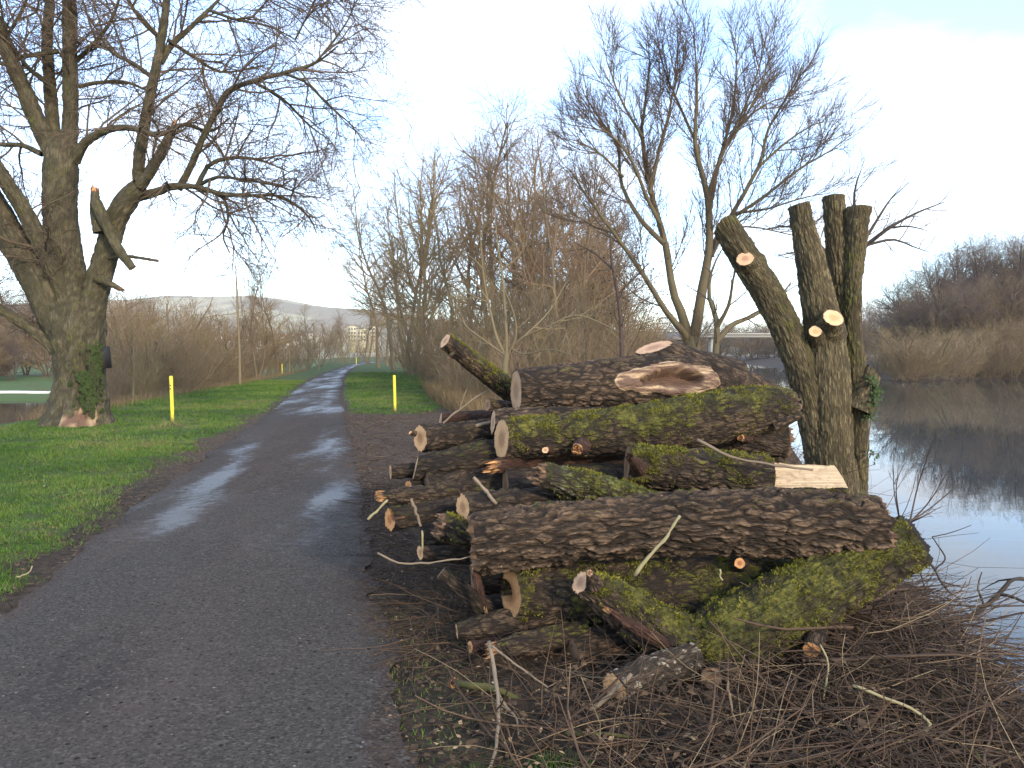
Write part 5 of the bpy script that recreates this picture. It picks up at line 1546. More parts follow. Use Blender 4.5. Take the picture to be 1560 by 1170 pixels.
log("reddish bare log lying behind the left end of the pile",
    [P(671, 641, 6.2), P(740, 638, 6.4), P(800, 634, 6.6)], [rp(25, 6.2), rp(28, 6.3), rp(28, 6.4)], nv=40, bark=M_BARK_RED, cutm=M_CUT_PINK, moss=(-.2, .2, .3), depth=.004, cell=(.3, .03), slant=((-.96, -.2, .15), None))
log("dark short log tucked behind the knobbly cut end",
    [P(696, 660, 5.75), P(770, 652, 5.9)], [rp(34, 5.7), rp(36, 5.8)], nv=40, bark=M_BARK_DARK, cutm=M_CUT_DULL, slant=((-.98, -.1, .1), None), moss=(0, .3, .6))
log("log with a crescent-shaped sawn end low at the left of the pile",
    [P(594, 792, 4.75), P(650, 782, 4.85), P(740, 770, 5.1)], [rp(36, 4.75), rp(38, 4.8), rp(42, 5)], nv=50, bark=M_BARK_DARK, cutm=M_CUT_ORANGE, slant=((-.78, -.6, 0), None), holes=((.40, -.45, .50, .55, .12), None), moss=(.3, .5, .8))
log("rough thin log with a broken end above the crescent-shaped end",
    [P(578, 757, 4.8), P(620, 756, 4.85), P(680, 752, 5.0), P(760, 745, 5.2)], [rp(20, 4.8), rp(28, 4.8), rp(30, 5), rp(34, 5.1)], nv=40, cap=("torn", "saw"), ragged=(.06, 0), spike=.05, cutm=M_CUT_ORANGE, bark=M_BARK, moss=(.35, .5, .8), cell=(.12, .03))
log("dull weathered log end half buried in twigs below the left of the big front log",
    [P(672, 872, 4.3), P(700, 895, 4.3), P(740, 925, 4.35), P(800, 940, 4.5)], [rp(20, 4.3), rp(26, 4.3), rp(30, 4.3), rp(30, 4.4)], nv=34, cutm=M_CUT_DULL, bark=M_BARK_DARK, moss=(.2, .4, .8), depth=.006, cell=(.1, .03))
log("thin log with small pale end low below the short mossy broken end",
    [P(640, 842, 4.5), P(700, 846, 4.55), P(790, 850, 4.7)], [rp(22, 4.5), rp(26, 4.5), rp(28, 4.6)], nv=34, cutm=M_CUT, bark=M_BARK_DARK, moss=(.2, .4, .8), depth=.006, cell=(.1, .03), slant=((-.85, -.5, 0), None))
log("small log with round pale end tucked below the thin upright sawn end",
    [P(622, 742, 5.15), P(690, 738, 5.25), P(780, 730, 5.4)], [rp(22, 5.1), rp(26, 5.2), rp(28, 5.3)], nv=34, cutm=M_CUT_ORANGE, bark=M_BARK_DARK, moss=(.3, .5, .8), depth=.006, cell=(.1, .03), slant=((-.8, -.6, 0), None))
# logs deeper in the stack, seen dimly through the gaps
for lab, pp, rad_ in (("dim log deep in the gap under the long mossy log", [P(770, 745, 5.0), P(900, 742, 5.1), P(1150, 748, 5.2)], (.13, .15, .14)),
                      ("dim log deep in the gap behind the fibrous oval end", [P(650, 745, 5.1), P(750, 735, 5.25), P(980, 720, 5.45)], (.10, .13, .14)),
                      ("dark log deep in the pile behind the big front log's left half", [P(640, 815, 4.8), P(760, 808, 4.85), P(1000, 800, 4.95)], (.09, .12, .14)),
                      ("dark log deep in the pile behind the thick mossy log", [P(720, 880, 4.6), P(860, 870, 4.7), P(1150, 860, 4.85)], (.10, .13, .14)),
                      ("lowest dark log behind the brown log's dull oval end", [P(800, 965, 4.35), P(950, 950, 4.45), P(1150, 930, 4.55)], (.09, .12, .13)),
                      ("dark log at the back of the pile under the wedged reddish log", [P(880, 690, 5.9), P(1000, 700, 5.9), P(1190, 705, 5.8)], (.13, .15, .14)),
                      ("lowest dark log at the back right, behind the fresh saw cut", [P(960, 745, 5.7), P(1080, 752, 5.6), P(1215, 760, 5.5)], (.15, .17, .15)),
                      ("dark log resting low behind the right end of the big front log", [P(1000, 800, 5.1), P(1120, 810, 5.0), P(1290, 830, 4.9)], (.15, .16, .13))):
    log(lab, pp, rad_, nv=48, du=.016, bark=M_BARK_DARK, cutm=M_CUT_DULL, moss=(.15, .4, .9))

# ================================================================== THE POLLARDED WILLOW
DP_ = 7.3
pb = np.array([P(1275, 760, DP_)[0], DP_, 0.0]); pb[2] = ground_z(pb[0], pb[1]) - .15
pol = thing("pollarded_tree", "pollarded willow with four thick cut-off limbs on the river bank right of the pile", "tree", pb)
def limb(nm, pp, ws, seed, dd=(0, 0), nv=90, slant=None, cutm=M_CUT_PALE, moss=(.25, .4, .8), mossdir=(-.7, -.4, .2), to_ground=False, du=.016):
    pts = [P(x, y, DP_ + dd[0] + (dd[1] - dd[0]) * k / (len(pp) - 1)) for k, (x, y) in enumerate(pp)]
    rad = [rp(v, DP_) for v in ws]
    if to_ground:
        q = pts[-1].copy(); q[2] = pb[2]; pts.append(q); rad.append(rad[-1] * 1.12)
    pts, rad = pts[::-1], rad[::-1]
    L = sum(np.linalg.norm(pts[i + 1] - pts[i]) for i in range(len(pts) - 1))
    T = bark_tube(pts, rad, int(L / du), nv, seed, (.22, .034), .013, .030, mossdir, moss, slant=(None, slant))
    b = obj(nm, tube_mesh(nm, T, M_BARK_POLL, pb), pol)
    obj("cut_face", cap_mesh("cut_face", T, 1, cutm, pb, seed), b)
    return b
limb("trunk", [(1217, 312), (1224, 350), (1232, 385), (1243, 440), (1255, 500), (1260, 560), (1262, 612), (1267, 690), (1276, 745)], [32, 36, 41, 49, 58, 64, 66, 64, 62], 301, (0, 0), 120, slant=(-.25, .05, 1), to_ground=True)
limb("limb", [(1106, 346), (1122, 372), (1143, 405), (1172, 452), (1202, 512), (1224, 572), (1240, 640), (1252, 720)], [39, 42, 44, 45, 46, 46, 48, 48], 302, (-.15, .05), 90, slant=(-.45, .55, .75), moss=(.42, .7, .9), mossdir=(.5, -.4, .6), to_ground=True)
limb("limb", [(1270, 300), (1273, 340), (1277, 385), (1282, 440), (1288, 505), (1292, 570), (1294, 640), (1296, 745)], [34, 35, 36, 36, 38, 42, 46, 46], 303, (.14, .16), 90, slant=(0, .12, 1), to_ground=True, moss=(.35, .4, .9))
limb("limb", [(1308, 317), (1306, 345), (1303, 385), (1299, 440), (1298, 500), (1303, 570), (1305, 640), (1304, 745)], [36, 33, 30, 27, 28, 34, 34, 34], 304, (.02, .06), 80, slant=(.05, .1, 1), to_ground=True, moss=(.48, .4, .9))
def pstub(p0, p1, r0, r1, cutm, slant):
    return stub(pol, pb, np.asarray(p0), np.asarray(p1), r0, r1, M_BARK_POLL, cutm, nv=30, slant=slant, cell=(.1, .03), depth=.006)
pstub(P(1262, 505, DP_ - .05), P(1270, 484, DP_ - .27), rp(44, DP_), rp(31, DP_), M_CUT_PALE, (.10, -.80, .62))
pstub(P(1248, 520, DP_ - .05), P(1242, 505, DP_ - .24), rp(28, DP_), rp(19, DP_), M_CUT_PALE, (-.2, -.85, .45))
pstub(P(1146, 405, DP_ - .10), P(1135, 394, DP_ - .27), rp(36, DP_), rp(24, DP_), M_CUT_PINK, (-.2, -.85, .5))
sd_ = pstub(P(1306, 625, DP_ - .02), P(1331, 566, DP_ - .02), rp(40, DP_), rp(26, DP_), M_CUT_PALE, (.75, -.10, .65))
def ivy2(g):
    t = g.random()
    px = 1322 + 12 * math.sin(t * 3.1) + g.normal(0, 5) + (4 if t < .4 else 0); py = 572 + t * 68
    if g.random() < .10: px, py = g.normal(1328, 6), g.normal(692, 5)
    return P(px, py, DP_ - .12 + g.normal(0, .05)), np.array([.5, -1, .3])
e = thing("ivy", "small ivy hanging on the short stub at the pollarded willow's right side", "plant", P(1322, 640, DP_ - .1))
l0 = np.array(e.location)
mi = NT("ivy_leaves_bright"); n_ = mi.noise(mi.coord(), 20, 3, .6)
mi.p("Base Color", mi.mix(n_, (0.012, 0.026, 0.007), (0.050, 0.080, 0.020))); mi.p("Roughness", .7); mi.p("Specular IOR Level", .2)
obj("leaves", ivy_leaf_mesh(190, ivy2, .019, l0, mi.m, 8), e, kind="stuff")
V, F, T_ = tubes([([tuple(P(1318, 700, DP_ - .14)), tuple(P(1324, 660, DP_ - .14)), tuple(P(1330, 620, DP_ - .13)), tuple(P(1326, 580, DP_ - .12))], [.006, .006, .005, .004], .5),
                  ([tuple(P(1310, 704, DP_ - .16)), tuple(P(1318, 696, DP_ - .16)), tuple(P(1326, 690, DP_ - .16)), tuple(P(1334, 692, DP_ - .16))], [.005, .005, .004, .003], .5)], 5)
obj("stem", raw_mesh("stem", V - l0, F, M_TRUNK), e)

# ================================================================== POSTS
def post(px, py, D, h, label, marks):
    q = np.array([P(px, py, D)[0], D, 0]); q[2] = ground_z(q[0], q[1]) - .02
    e = thing("post", label, "post", q, "yellow marker posts")
    prof = [(.041, -.25), (.041, .0), (.040, h - .02), (.036, h - .006), (.026, h + .002), (.0, h + .004)]
    nn = 18
    a = np.arange(nn) * 2 * math.pi / nn
    V = np.array([[r * math.cos(t), r * math.sin(t), z] for r, z in prof for t in a])
    i = np.arange(len(prof) - 1)[:, None] * nn; j = np.arange(nn)[None, :]; j2 = (j + 1) % nn
    F = np.stack([i + j, i + j2, i + nn + j2, i + nn + j], -1).reshape(-1, 4)
    o = obj("pole", raw_mesh("pole", V, F, M_POST), e); o.rotation_euler = (0, R(-1.2), 0)
    for z in marks:
        V = np.array([[.0418 * math.cos(t), .0418 * math.sin(t), zz] for zz in (z, z + .035) for t in np.linspace(-2.1, -1.2, 7)])
        F = np.array([[k, k + 1, k + 8, k + 7] for k in range(6)])
        o = obj("marking", raw_mesh("marking", V, F, M_DARKW), e); o.rotation_euler = (0, R(-1.2), 0)
    return e
mp = NT("post_yellow"); n_ = mp.noise(mp.scalev(mp.coord(), (1, 1, .3)), 14, 4, .65)
pz_ = mp.t.nodes.new("ShaderNodeSeparateXYZ"); mp.t.links.new(mp.coord(), pz_.inputs[0])
pc_ = mp.mix(mp.ramp(n_, .45, .75), (0.78, 0.66, 0.030), (0.50, 0.40, 0.05))
pm_ = mp.ramp(mp.math('ADD', pz_.outputs[2], mp.math('MULTIPLY', mp.math('SUBTRACT', mp.noise(mp.coord(), 25, 4, .7), .5), .55)), .30, .02)
mp.p("Base Color", mp.mix(mp.math('MULTIPLY', pm_, .8), pc_, (0.12, 0.09, 0.045))); mp.p("Roughness", .5); M_POST = mp.m
post(263, 643, GD(643), 1.10, "yellow post standing on the lawn at the left, beyond the huge tree", (.86, .78))
post(602, 627, GD(627), 1.04, "yellow post on the grass right of the path, before the thicket", ())
for px, py, hh, lab in ((543, 553, 1.25, "tiny yellow post far off left of the path's bend"), (430, 566, 1.0, "tiny far post at the lawn edge below the two bare trees")):
    D = 70 if px < 500 else 120
    post(px, py, D, hh, lab, ())

# ================================================================== BRANCHES, BRUSHWOOD, GRASS
def branch(label, pp, D, r0, r1, mat, forks=(), dD=0.0, cut=None, name="branch", n=14, cat="branch", group=None, wob=.0018):
    Ds = D if isinstance(D, (list, tuple)) else [D + dD * k / max(1, len(pp) - 1) for k in range(len(pp))]
    pts = [P(x, y, d) for (x, y), d in zip(pp, Ds)]
    q, r = spline(pts, np.linspace(r0, r1, len(pts)), n)
    q = q + RNG.normal(0, wob, q.shape)
    loc = q[n // 2].copy()
    loc[2] = q[:, 2].min()
    e = thing(name, label, cat, loc, group)
    V, F, T_ = tubes([(list(map(tuple, q)), list(r * (1 + .12 * RNG.normal(size=n))), .5)], 8)
    caps = [list(range(8))[::-1], list(range((n - 1) * 8, n * 8))]
    obj("stem", raw_mesh("stem", V - loc, [F, np.array(caps)], mat), e)
    for fp in forks:
        fpts = [P(x, y, d) for x, y, d in fp[0]]
        q2, r2 = spline(fpts, np.linspace(fp[1], fp[2], len(fpts)), 10)
        q2 = q2 + RNG.normal(0, wob * .7, q2.shape)
        V, F, T_ = tubes([(list(map(tuple, q2)), list(r2), .5)], 6)
        obj("side_shoot", raw_mesh("side_shoot", V - loc, F, mat), e)
    if cut is not None:
        T = bark_tube([q[0], q[1]], [r0 * 1.5, r0 * 1.1], 6, 12, 5, (.08, .03), .003, .05)
        obj("torn_end", cap_mesh("torn_end", T, 0, cut, loc, 3, "torn", spike=.03), e)
    return e
branch("pale green stick leaning against the big front log", [(968, 876), (985, 852), (1012, 822), (1036, 786)], 3.84, .009, .007, M_STICK_PALE)
branch("long thin brown stick lying across the mossy log to the fresh saw cut", [(1062, 670), (1112, 695), (1170, 707), (1238, 716)], 4.62, .009, .007, M_STICK_GREY)
branch("pale forked branch hanging down over the brush at the front", [(745, 978), (752, 1015), (757, 1050), (759, 1085), (757, 1130), (748, 1168)], 3.60, .011, .006, M_STICK_GREY, dD=-.62,
       forks=[([(757, 1055, 3.40), (772, 1078, 3.34), (787, 1095, 3.28), (790, 1125, 3.2)], .008, .004), ([(750, 985, 3.55), (790, 1015, 3.5), (835, 1048, 3.45)], .006, .004), ([(757, 1130, 3.2), (775, 1150, 3.12), (800, 1166, 3.05)], .006, .003)])
branch("long mossy branch with a torn orange end lying in the brush at the front", [(692, 1040), (760, 1052), (830, 1085), (905, 1112), (985, 1132), (1068, 1150)], 3.70, .018, .013, M_STICK_MOSS, dD=-.66, cut=M_CUT_ORANGE,
       forks=[([(860, 1098, 3.40), (830, 1100, 3.36), (800, 1118, 3.28)], .009, .005)])
branch("split pale stick lying in front of the fibrous sawn end", [(880, 1096), (920, 1066), (962, 1028)], 3.38, .011, .010, M_STICK_GREY)
branch("thin pale twig reaching out over the brush at the pile's left side", [(574, 843), (612, 858), (660, 856), (725, 848)], 4.05, .006, .004, M_STICK_GREY)
branch("grey stick poking up in the dark gap left of the slanting green log", [(722, 727), (738, 746), (756, 768)], 4.5, .009, .011, M_STICK_GREY)
branch("reddish stick standing in the dark gap above the crescent end", [(626, 760), (634, 780), (641, 803)], 4.45, .009, .007, M_STICK_GREY)
branch("thin pale peg standing below the reddish stick left of the pile", [(643, 808), (644, 840)], 4.4, .006, .005, M_STICK_PALE, n=6, wob=.001)
branch("yellow-green broken branch on the brush at the right", [(1428, 1014), (1452, 1023), (1480, 1028), (1506, 1026)], 3.85, .016, .010, M_STICK_MOSS, forks=[([(1452, 1023, 3.85), (1478, 1012, 3.8), (1496, 1004, 3.78)], .008, .004)])
branch("dark mossy stick pointing down to the lower right corner", [(1432, 1056), (1450, 1098), (1472, 1128), (1490, 1156)], 3.60, .013, .008, M_STICK_MOSS, dD=-.60)
branch("pale curling twig looped like a hook on the brush at the right", [(1298, 1044), (1345, 1062), (1395, 1082), (1416, 1105), (1400, 1126), (1362, 1132)], 3.3, .007, .005, M_STICK_PALE, dD=-.15, wob=.002)
branch("pale straight stick lying on the grass at the far left of the path", [(26, 880), (44, 872), (50, 862)], 5.3, .006, .004, M_STICK_PALE, n=8)
branch("mossy thin branch along the bottom edge, below the long mossy branch", [(860, 1116), (935, 1120), (1010, 1128)], 3.14, .010, .007, M_STICK_MOSS)
branch("short dark stick lying across the bare soil behind the left of the pile", [(664, 655), (690, 632), (716, 612), (745, 594)], 6.0, .010, .006, M_STICK_GREY, forks=[([(700, 625, 6), (708, 600, 6), (722, 570, 6.05)], .006, .003)])
branch("grey stick lying in front of the dark short log behind the pile", [(714, 652), (735, 646), (748, 643)], 5.5, .014, .012, M_STICK_GREY, n=8, wob=.002)
branch("white stripped twig on the crescent end, pointing down to the path", [(560, 792), (575, 778), (590, 762)], 4.6, .009, .006, M_STICK_PALE, n=8)
branch("curved pale twig standing on the brush just right of the fork", [(1096, 868), (1100, 884)], 3.6, .004, .004, M_STICK_PALE, n=6)
branch("straight thin stem standing in the brush near the bottom centre", [(1130, 1158), (1118, 1095), (1108, 1040)], 3.2, .006, .004, M_STICK_GREY, wob=.003)
branch("pale bent twig arching over the brush right of the half-buried end", [(1240, 1120), (1255, 1060), (1262, 1010), (1250, 985)], 3.45, .006, .003, M_STICK_PALE, wob=.003)
# dark fallen branches at the water's edge
branch("dark crooked dead branch lying in the water at the right edge", [(1470, 945), (1500, 925), (1522, 905), (1545, 882), (1575, 885)], 5.6, .020, .012, M_STICK_DARK,
       forks=[([(1500, 925, 5.6), (1490, 895, 5.6), (1496, 872, 5.6)], .010, .004), ([(1522, 905, 5.6), (1550, 912, 5.5), (1580, 930, 5.4)], .014, .006), ([(1520, 905, 5.6), (1505, 910, 5.5), (1476, 918, 5.4)], .009, .004), ([(1545, 882, 5.6), (1520, 886, 5.7), (1496, 898, 5.8)], .008, .003)])
branch("dark drooping twigs trailing into the water right of the pile", [(1392, 850), (1420, 862), (1432, 885), (1450, 905), (1462, 912)], 5.3, .011, .005, M_STICK_DARK,
       forks=[([(1425, 868, 5.3), (1440, 850, 5.3), (1425, 826, 5.3), (1420, 818, 5.3)], .007, .003), ([(1405, 856, 5.3), (1404, 880, 5.25), (1412, 900, 5.2)], .006, .003), ([(1432, 885, 5.3), (1470, 895, 5.3), (1480, 878, 5.3)], .005, .002), ([(1420, 818, 5.3), (1455, 810, 5.3), (1480, 800, 5.3)], .004, .002)])
# upright thin willow shoots before the water
def shoots(label, foot, tips, D, r):
    p0 = P(*foot, D)
    e = thing("willow_shoots", label, "plant", p0)
    rnd = random.Random(int(foot[0]))
    main = []
    for (x, y), mid in tips:
        q, rr = spline([p0, P(*mid, D + rnd.uniform(-.15, .15)), P(x, y, D + rnd.uniform(-.3, .3))], [r, r * .7, r * .22], 10)
        main.append((q, rr))
    V, F, T_ = tubes([(list(map(tuple, q)), list(rr), .5) for q, rr in main], 5)
    obj("stem", raw_mesh("stem", V - p0, F, M_TWIG_DARK), e)
    out = [[], [], [], []]
    for q, rr in main:
        sprout(out, [tuple(v) for v in q], list(rr), 0, [dict(dens=10, t0=.3, ang=30, len=.26, r=.0028, n=5, wob=.06, trop=.08, up=.8, rmin=.0010), dict(dens=9, t0=.2, ang=28, len=.12, r=.0016, n=3, wob=.05, trop=.05, rmin=.0008)], rnd)
    V, F, T_ = tubes(out[0] + out[1], 4)
    obj("twigs", raw_mesh("twigs", V - p0, F, M_TWIG_DARK), e, kind="stuff")
shoots("spray of thin bare shoots rising before the water behind the right log end", (1386, 796), [((1424, 664), (1400, 735)), ((1446, 716), (1415, 765)), ((1462, 735), (1425, 768)), ((1436, 770), (1410, 785))], 5.2, .0065)
shoots("single thin forked shoot before the water just right of the cut trunk", (1370, 790), [((1362, 690), (1362, 745)), ((1388, 688), (1366, 735))], 5.4, .005)

# ---- brushwood: what nobody could count
def in_pile(x, y):
    return 0
sticks = []
g = np.random.default_rng(21)
def add_stick(x, y, z, L, r, tilt, tone, a=None, bend=.25):
    a = g.uniform(0, 6.283) if a is None else a
    n = 6
    p = np.array([x, y, z]); d = np.array([math.cos(a) * math.cos(tilt), math.sin(a) * math.cos(tilt), math.sin(tilt)])
    pts = [tuple(p)]
    curl = g.normal(0, bend, 3) * np.array([1, 1, .5])
    for k in range(n - 1):
        d = d + curl * .35 + g.normal(0, .09, 3); d /= np.linalg.norm(d)
        p = p + d * L / (n - 1)
        gz_ = 0.0
        pts.append(tuple(p))
    sticks.append((pts, list(np.linspace(r, r * .45, n)), tone))
def heap(x, y):
    """height of the brush heap over the ground"""
    return (0.26 * math.exp(-((x - 2.05) / .75) ** 2 - ((y - 3.9) / .75) ** 2) + .05 * math.exp(-((x - 1.5) / .9) ** 2 - ((y - 2.9) / .5) ** 2))
cnt = 0
while cnt < 4900:
    y = 2.5 + 3.4 * g.random() ** 1.3
    x = g.uniform(-.45, 3.4)
    edge = float(path_r(y)) + .16 + .28 * g.random()
    if x < edge or x > float(x_bank(y)) + .3: continue
    dens = 1.0 if (x > 1.6 or y < 3.75) else .40
    if y < 3.05 and x < 0.5: dens = .75
    if x - edge < .25: dens *= .35
    if x < 1.15 and y > 3.22: dens *= .42
    elif x < 1.15 and y > 3.05: dens *= .6
    if g.random() > dens: continue
    z = ground_z(x, y) + heap(x, y) * g.random() ** .6 + .008
    big_ = g.random()
    r = .0016 + .0022 * g.random() if big_ < .86 else .004 + .004 * g.random()
    tone = g.beta(1.6, 2.6) * .85 if (g.random() < .86 or r > .0042) else .97
    add_stick(x, y, z, g.uniform(.15, .75), r, g.normal(0.02, .16), tone, bend=.30)
    cnt += 1
for _ in range(85):     # thicker cut branches lying among the twigs
    y = 2.6 + 2.6 * g.random() ** 1.2; x = g.uniform(float(path_r(y)) + .3, float(x_bank(y)))
    if x < 1.15 and y > 3.2: continue
    add_stick(x, y, ground_z(x, y) + heap(x, y) * g.uniform(.5, 1.0) + .02, g.uniform(.5, 1.2), .006 + .007 * g.random(), g.normal(0, .12), g.beta(2, 2) * .85, bend=.12)
for _ in range(110):    # upright thin stems in the brush
    y = g.uniform(2.6, 3.5); x = g.uniform(-.1, 2.9)
    if x < float(path_r(y)) + .35: continue
    add_stick(x, y, ground_z(x, y), g.uniform(.2, .55), .002 + .0012 * g.random(), g.normal(1.1, .25), g.uniform(.3, .95), bend=.08)
for _ in range(1500):    # left flank of the pile
    y = g.uniform(3.9, 9.5); e0 = float(path_r(y))
    x = e0 + .12 + abs(g.normal(0, .5))
    if y < 6 and x > 0.05 and y > 4.2: continue
    add_stick(x, y, ground_z(x, y) + .02 + .06 * g.random(), g.uniform(.08, .60), .0015 + .0020 * g.random(), g.normal(0, .15), g.beta(1.6, 2.4) * .9)
for _ in range(600):    # debris on the bare strip beside the path
    y = 8 + 13.5 * g.random(); x = float(path_r(y)) + .1 + 3.0 * g.random() ** 1.3
    add_stick(x, y, ground_z(x, y) + .01 + .03 * g.random(), g.uniform(.15, .6), .0025 + .004 * g.random(), g.normal(0, .1), g.beta(1.6, 1.8))
for _ in range(1500):   # tangle on the bank behind the pile, round the foot of the willow
    y = g.uniform(5.9, 15); x = float(x_bank(y)) - 1.0 + g.normal(0, .55) if g.random() < .75 else g.uniform(.5, float(x_bank(y)))
    if x > float(x_bank(y)) + .7: continue
    add_stick(x, y, ground_z(x, y) + .35 * g.random() ** 2, g.uniform(.3, 1.1), .002 + .003 * g.random(), g.normal(.25, .4), g.beta(1.6, 2.2))
for _ in range(420):   # bank edge at the right
    y = g.uniform(4.2, 6.5); x = float(x_bank(y)) + g.normal(-.1, .25)
    add_stick(x, y, ground_z(x, y) + .02 + .06 * g.random(), g.uniform(.2, .6), .002 + .002 * g.random(), g.normal(0, .25), g.beta(1.4, 2.8) * .6)
V, F, T = tubes(sticks, 3)
obj("brushwood", raw_mesh("brushwood", V, F, M_BRUSH, dict(tone=T)), kind="stuff")

# ---- wood chips and dead leaves
def flakes(n, where, size, aspect, seed, lift=.012):
    g = np.random.default_rng(seed)
    V, F, T = [], [], []
    for k in range(n):
        x, y = where(g)
        c = np.array([x, y, ground_z(x, y) + lift + .02 * g.random()])
        s = size * g.uniform(.5, 1.5)
        a = g.uniform(0, 6.283)
        u = np.array([math.cos(a), math.sin(a), g.normal(0, .25)]) * s
        v = np.array([-math.sin(a), math.cos(a), g.normal(0, .35)]) * s * aspect * g.uniform(.6, 1.3)
        cc = np.array([0, 0, s * .25 * g.normal()])
        V += [c - u, c - v * .9 + cc, c + u, c + v + cc]
        F.append([4 * k, 4 * k + 1, 4 * k + 2, 4 * k + 3])
        T += [g.random()] * 4
    return np.array(V), np.array(F), np.array(T)
def w_chip(g):
    while True:
        y = 2.6 + 8 * g.random() ** 1.6; x = float(path_r(y)) + .1 + abs(g.normal(0, .9))
        if x < float(x_bank(y)): return x, y
V, F, T = flakes(700, w_chip, .012, .5, 31, .03)
obj("wood_chips", raw_mesh("wood_chips", V, F, tone_mat("chips", (0.26, 0.16, 0.08), (0.55, 0.38, 0.21)), dict(tone=T), flat=True), kind="stuff")
def w_leaf(g):
    while True:
        y = 2.5 + 18 * g.random() ** 1.5; x = float(path_r(y)) - .10 + abs(g.normal(0, 1.2)) if g.random() < .8 else float(path_l(y)) - abs(g.normal(0, .5))
        if x < float(x_bank(y)): return x, y
def w_mud(g):
    y = 8 + 14 * g.random()
    return float(path_r(y)) + .05 + 3.2 * g.random() ** 1.4, y
def w_lawn(g):
    y = 3.5 + 18 * g.random() ** 1.4
    return float(path_l(y)) - .1 - abs(g.normal(0, 2.2)), y
V0, F0, T0 = flakes(1500, w_lawn, .016, .6, 34, .030)
def w_heap(g):
    while True:
        y = 2.6 + 3.2 * g.random() ** 1.2; x = g.uniform(.2, 3.3)
        if x < float(x_bank(y)): return x, y
V3, F3, T3 = flakes(1600, w_heap, .018, .6, 35, .03)
V3[:, 2] += np.repeat(np.array([heap(a_, b_) * c_ for (a_, b_), c_ in zip(V3[::4, :2], np.random.default_rng(3).random(len(V3) // 4))]), 4)
V1, F1, T1 = flakes(8000, w_leaf, .014, .6, 32, .008)
V2, F2_, T2 = flakes(1500, w_mud, .020, .5, 33, .006)
V, F, T = np.concatenate([V1, V2, V0, V3]), np.concatenate([F1, F2_ + len(V1), F0 + len(V1) + len(V2), F3 + len(V1) + len(V2) + len(V0)]), np.concatenate([T1, T2, T0, T3])
obj("dead_leaves", raw_mesh("dead_leaves", V, F, tone_mat("litter", (0.050, 0.032, 0.020), (0.155, 0.095, 0.052), c=(0.26, 0.17, 0.09)), dict(tone=T), flat=True), kind="stuff")

# ---- grass blades
def blades(n, seed, ymin, ymax, xfun, keep, hgt, wd, pw=1.0):
    g = np.random.default_rng(seed)
    u = g.random(n)
    y = ymin * (ymax / ymin) ** (u ** pw)
    x0, x1 = xfun(y)
    x = x0 + (x1 - x0) * g.random(n)
    ok = g.random(n) < keep(x, y)
    x, y = x[ok], y[ok]
    n = len(x)
    z = terrain(x, y)
    pn = np.stack([x, y, 0 * x], -1)
    tuft = fbm(pn * 2.2, 601, 3)
    h = hgt * (0.35 + 1.5 * tuft ** 1.6) * g.uniform(.5, 1.35, n) * (1 + y * 0.006)
    wv = wd * (1 + y * 0.10) * g.uniform(.7, 1.3, n)
    a = g.uniform(0, 6.283, n)
    le = h * g.uniform(.25, .9, n)
    b = g.uniform(0, 6.283, n)
    base = np.stack([x, y, z - .004], -1)
    du = np.stack([np.cos(a) * wv, np.sin(a) * wv, 0 * a], -1)
    tip = base + np.stack([np.cos(b) * le, np.sin(b) * le, h], -1)
    V = np.stack([base - du, base + du, tip], 1).reshape(-1, 3)
    F = np.arange(3 * n).reshape(-1, 3)
    T = np.repeat(np.clip(g.normal(.42, .2, n) + (fbm(pn * .7, 602, 3) - .5) * 1.5 + (fbm(pn * 4, 604, 2) - .5) * .7, 0, 1), 3)
    return V, F, T
mg = NT("grass_blades")
t = mg.attr("tone")
gc_ = mg.mix(mg.ramp(t, 0, .75), (0.038, 0.085, 0.008), (0.098, 0.170, 0.020))
gc_ = mg.mix(mg.ramp(t, .66, .95), gc_, (0.150, 0.135, 0.050))
mg.p("Base Color", gc_); mg.p("Roughness", .6); mg.p("Specular IOR Level", .3)
def fx(y): return np.maximum(x_lawn(y) - .3, -(y + 2.5) * .80), path_l(y) + .12
bl = [blades(150000, 41, 3.4, 14, fx, lambda x, y: lawn_mask(x, y) ** 1.2, .040, .0022, .85),
      blades(80000, 42, 12, 48, fx, lambda x, y: lawn_mask(x, y), .050, .0030, .9),
      blades(38000, 43, 20.5, 70, lambda y: (path_r(y), path_r(y) + np.interp(y, [20, 26, 60, 160], [2.6, 3.6, 6.5, 16])), lambda x, y: lawn_mask(x, y), .055, .0034, .9),
      blades(5000, 44, 2.6, 5.5, lambda y: (path_r(y) - .02, path_r(y) + .55), lambda x, y: lawn_mask(x, y), .040, .0022),
      blades(16000, 45, 2.45, 3.0, lambda y: (0 * y - .25, 0 * y + 2.1), lambda x, y: np.clip((fbm(np.stack([x * 2.2, y * 2.2, 0 * x], -1), 603, 3) - .52) * 7, 0, 1), .045, .0022)]
Vs, Fs, Ts, b = [], [], [], 0
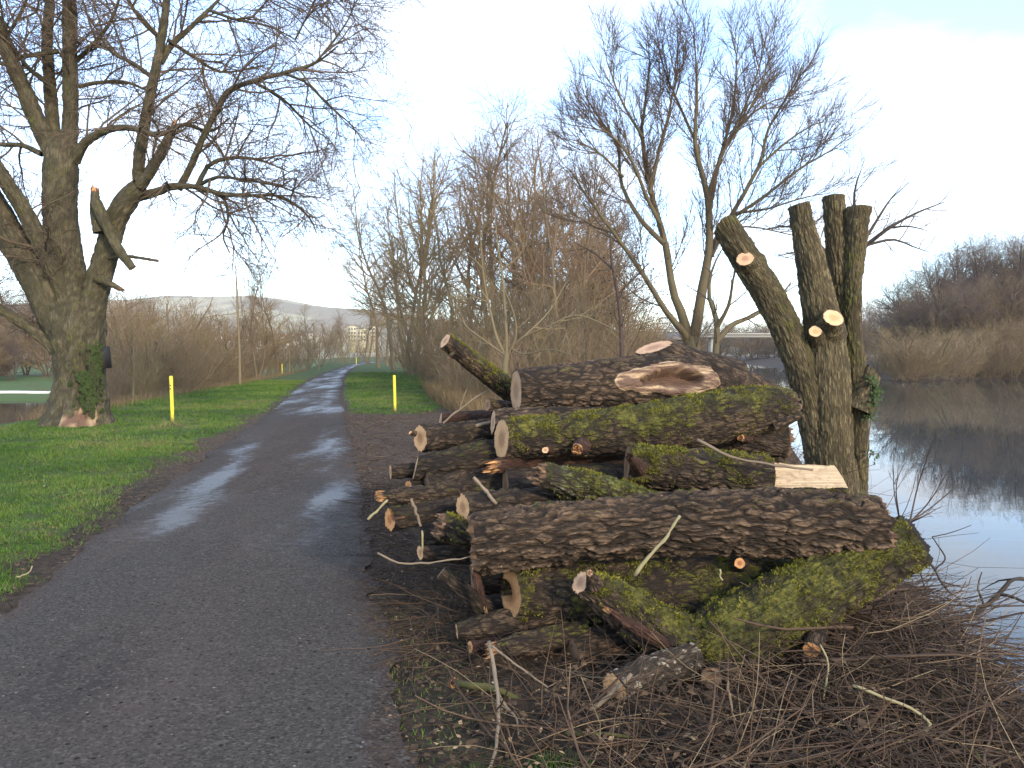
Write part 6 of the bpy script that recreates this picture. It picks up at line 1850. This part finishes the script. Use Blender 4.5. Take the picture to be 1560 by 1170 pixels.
for V, F, T in bl:
    Vs.append(V); Fs.append(F + b); Ts.append(T); b += len(V)
obj("grass", raw_mesh("grass", np.concatenate(Vs), np.concatenate(Fs), mg.m, dict(tone=np.concatenate(Ts))), kind="stuff")

# ---- tall dry grass at the thicket's foot and along the lawn's far rim
def dry(n, seed, fn, h):
    g = np.random.default_rng(seed)
    ps = []
    for k in range(n):
        x, y = fn(g)
        z = ground_z(x, y) - .02
        a = g.uniform(0, 6.28); l = g.uniform(.1, .5)
        hh = h * g.uniform(.5, 1.2)
        ps.append(([(x, y, z), (x + math.cos(a) * l * .3 * hh, y + math.sin(a) * l * .3 * hh, z + hh * .6), (x + math.cos(a) * l * hh, y + math.sin(a) * l * hh, z + hh)], [.006, .005, .002], g.random()))
    return ps
def f1(g):
    y = g.uniform(16, 34)
    return float(path_r(y)) + np.interp(y, [16, 24, 34], [2.9, 3.0, 3.6]) + abs(g.normal(0, .8)), y
def f2(g):
    y = 19 + 60 * g.random() ** 1.5
    return float(x_lawn(y)) + g.normal(-.1, .35), y
V, F, T = tubes(dry(3600, 71, f1, .55) + dry(1800, 72, f2, .30), 3)
obj("dry_grass", raw_mesh("dry_grass", V, F, tone_mat("dry_grass", (0.17, 0.115, 0.055), (0.34, 0.24, 0.125)), dict(tone=T * .85)), kind="stuff")
print("TRIS", TRIS, {o.name: len(o.data.polygons) for o in SC.objects if o.type == 'MESH' and len(o.data.polygons) > 60000})

# ---- the air: pale haze that fades the far hills
hz = bpy.data.materials.new("haze_air"); hz.use_nodes = True
hz.node_tree.nodes.clear()
ho = hz.node_tree.nodes.new("ShaderNodeOutputMaterial"); hv = hz.node_tree.nodes.new("ShaderNodeVolumePrincipled")
hv.inputs["Color"].default_value = (0.97, 0.97, 0.98, 1)
hv.inputs["Density"].default_value = 0.00014
hz.node_tree.links.new(hv.outputs[0], ho.inputs["Volume"])
V, F = box_vf(-5200, 5200, -1400, 4200, -40, 230)
obj("haze", raw_mesh("haze", V, F, hz, flat=True), kind="stuff")
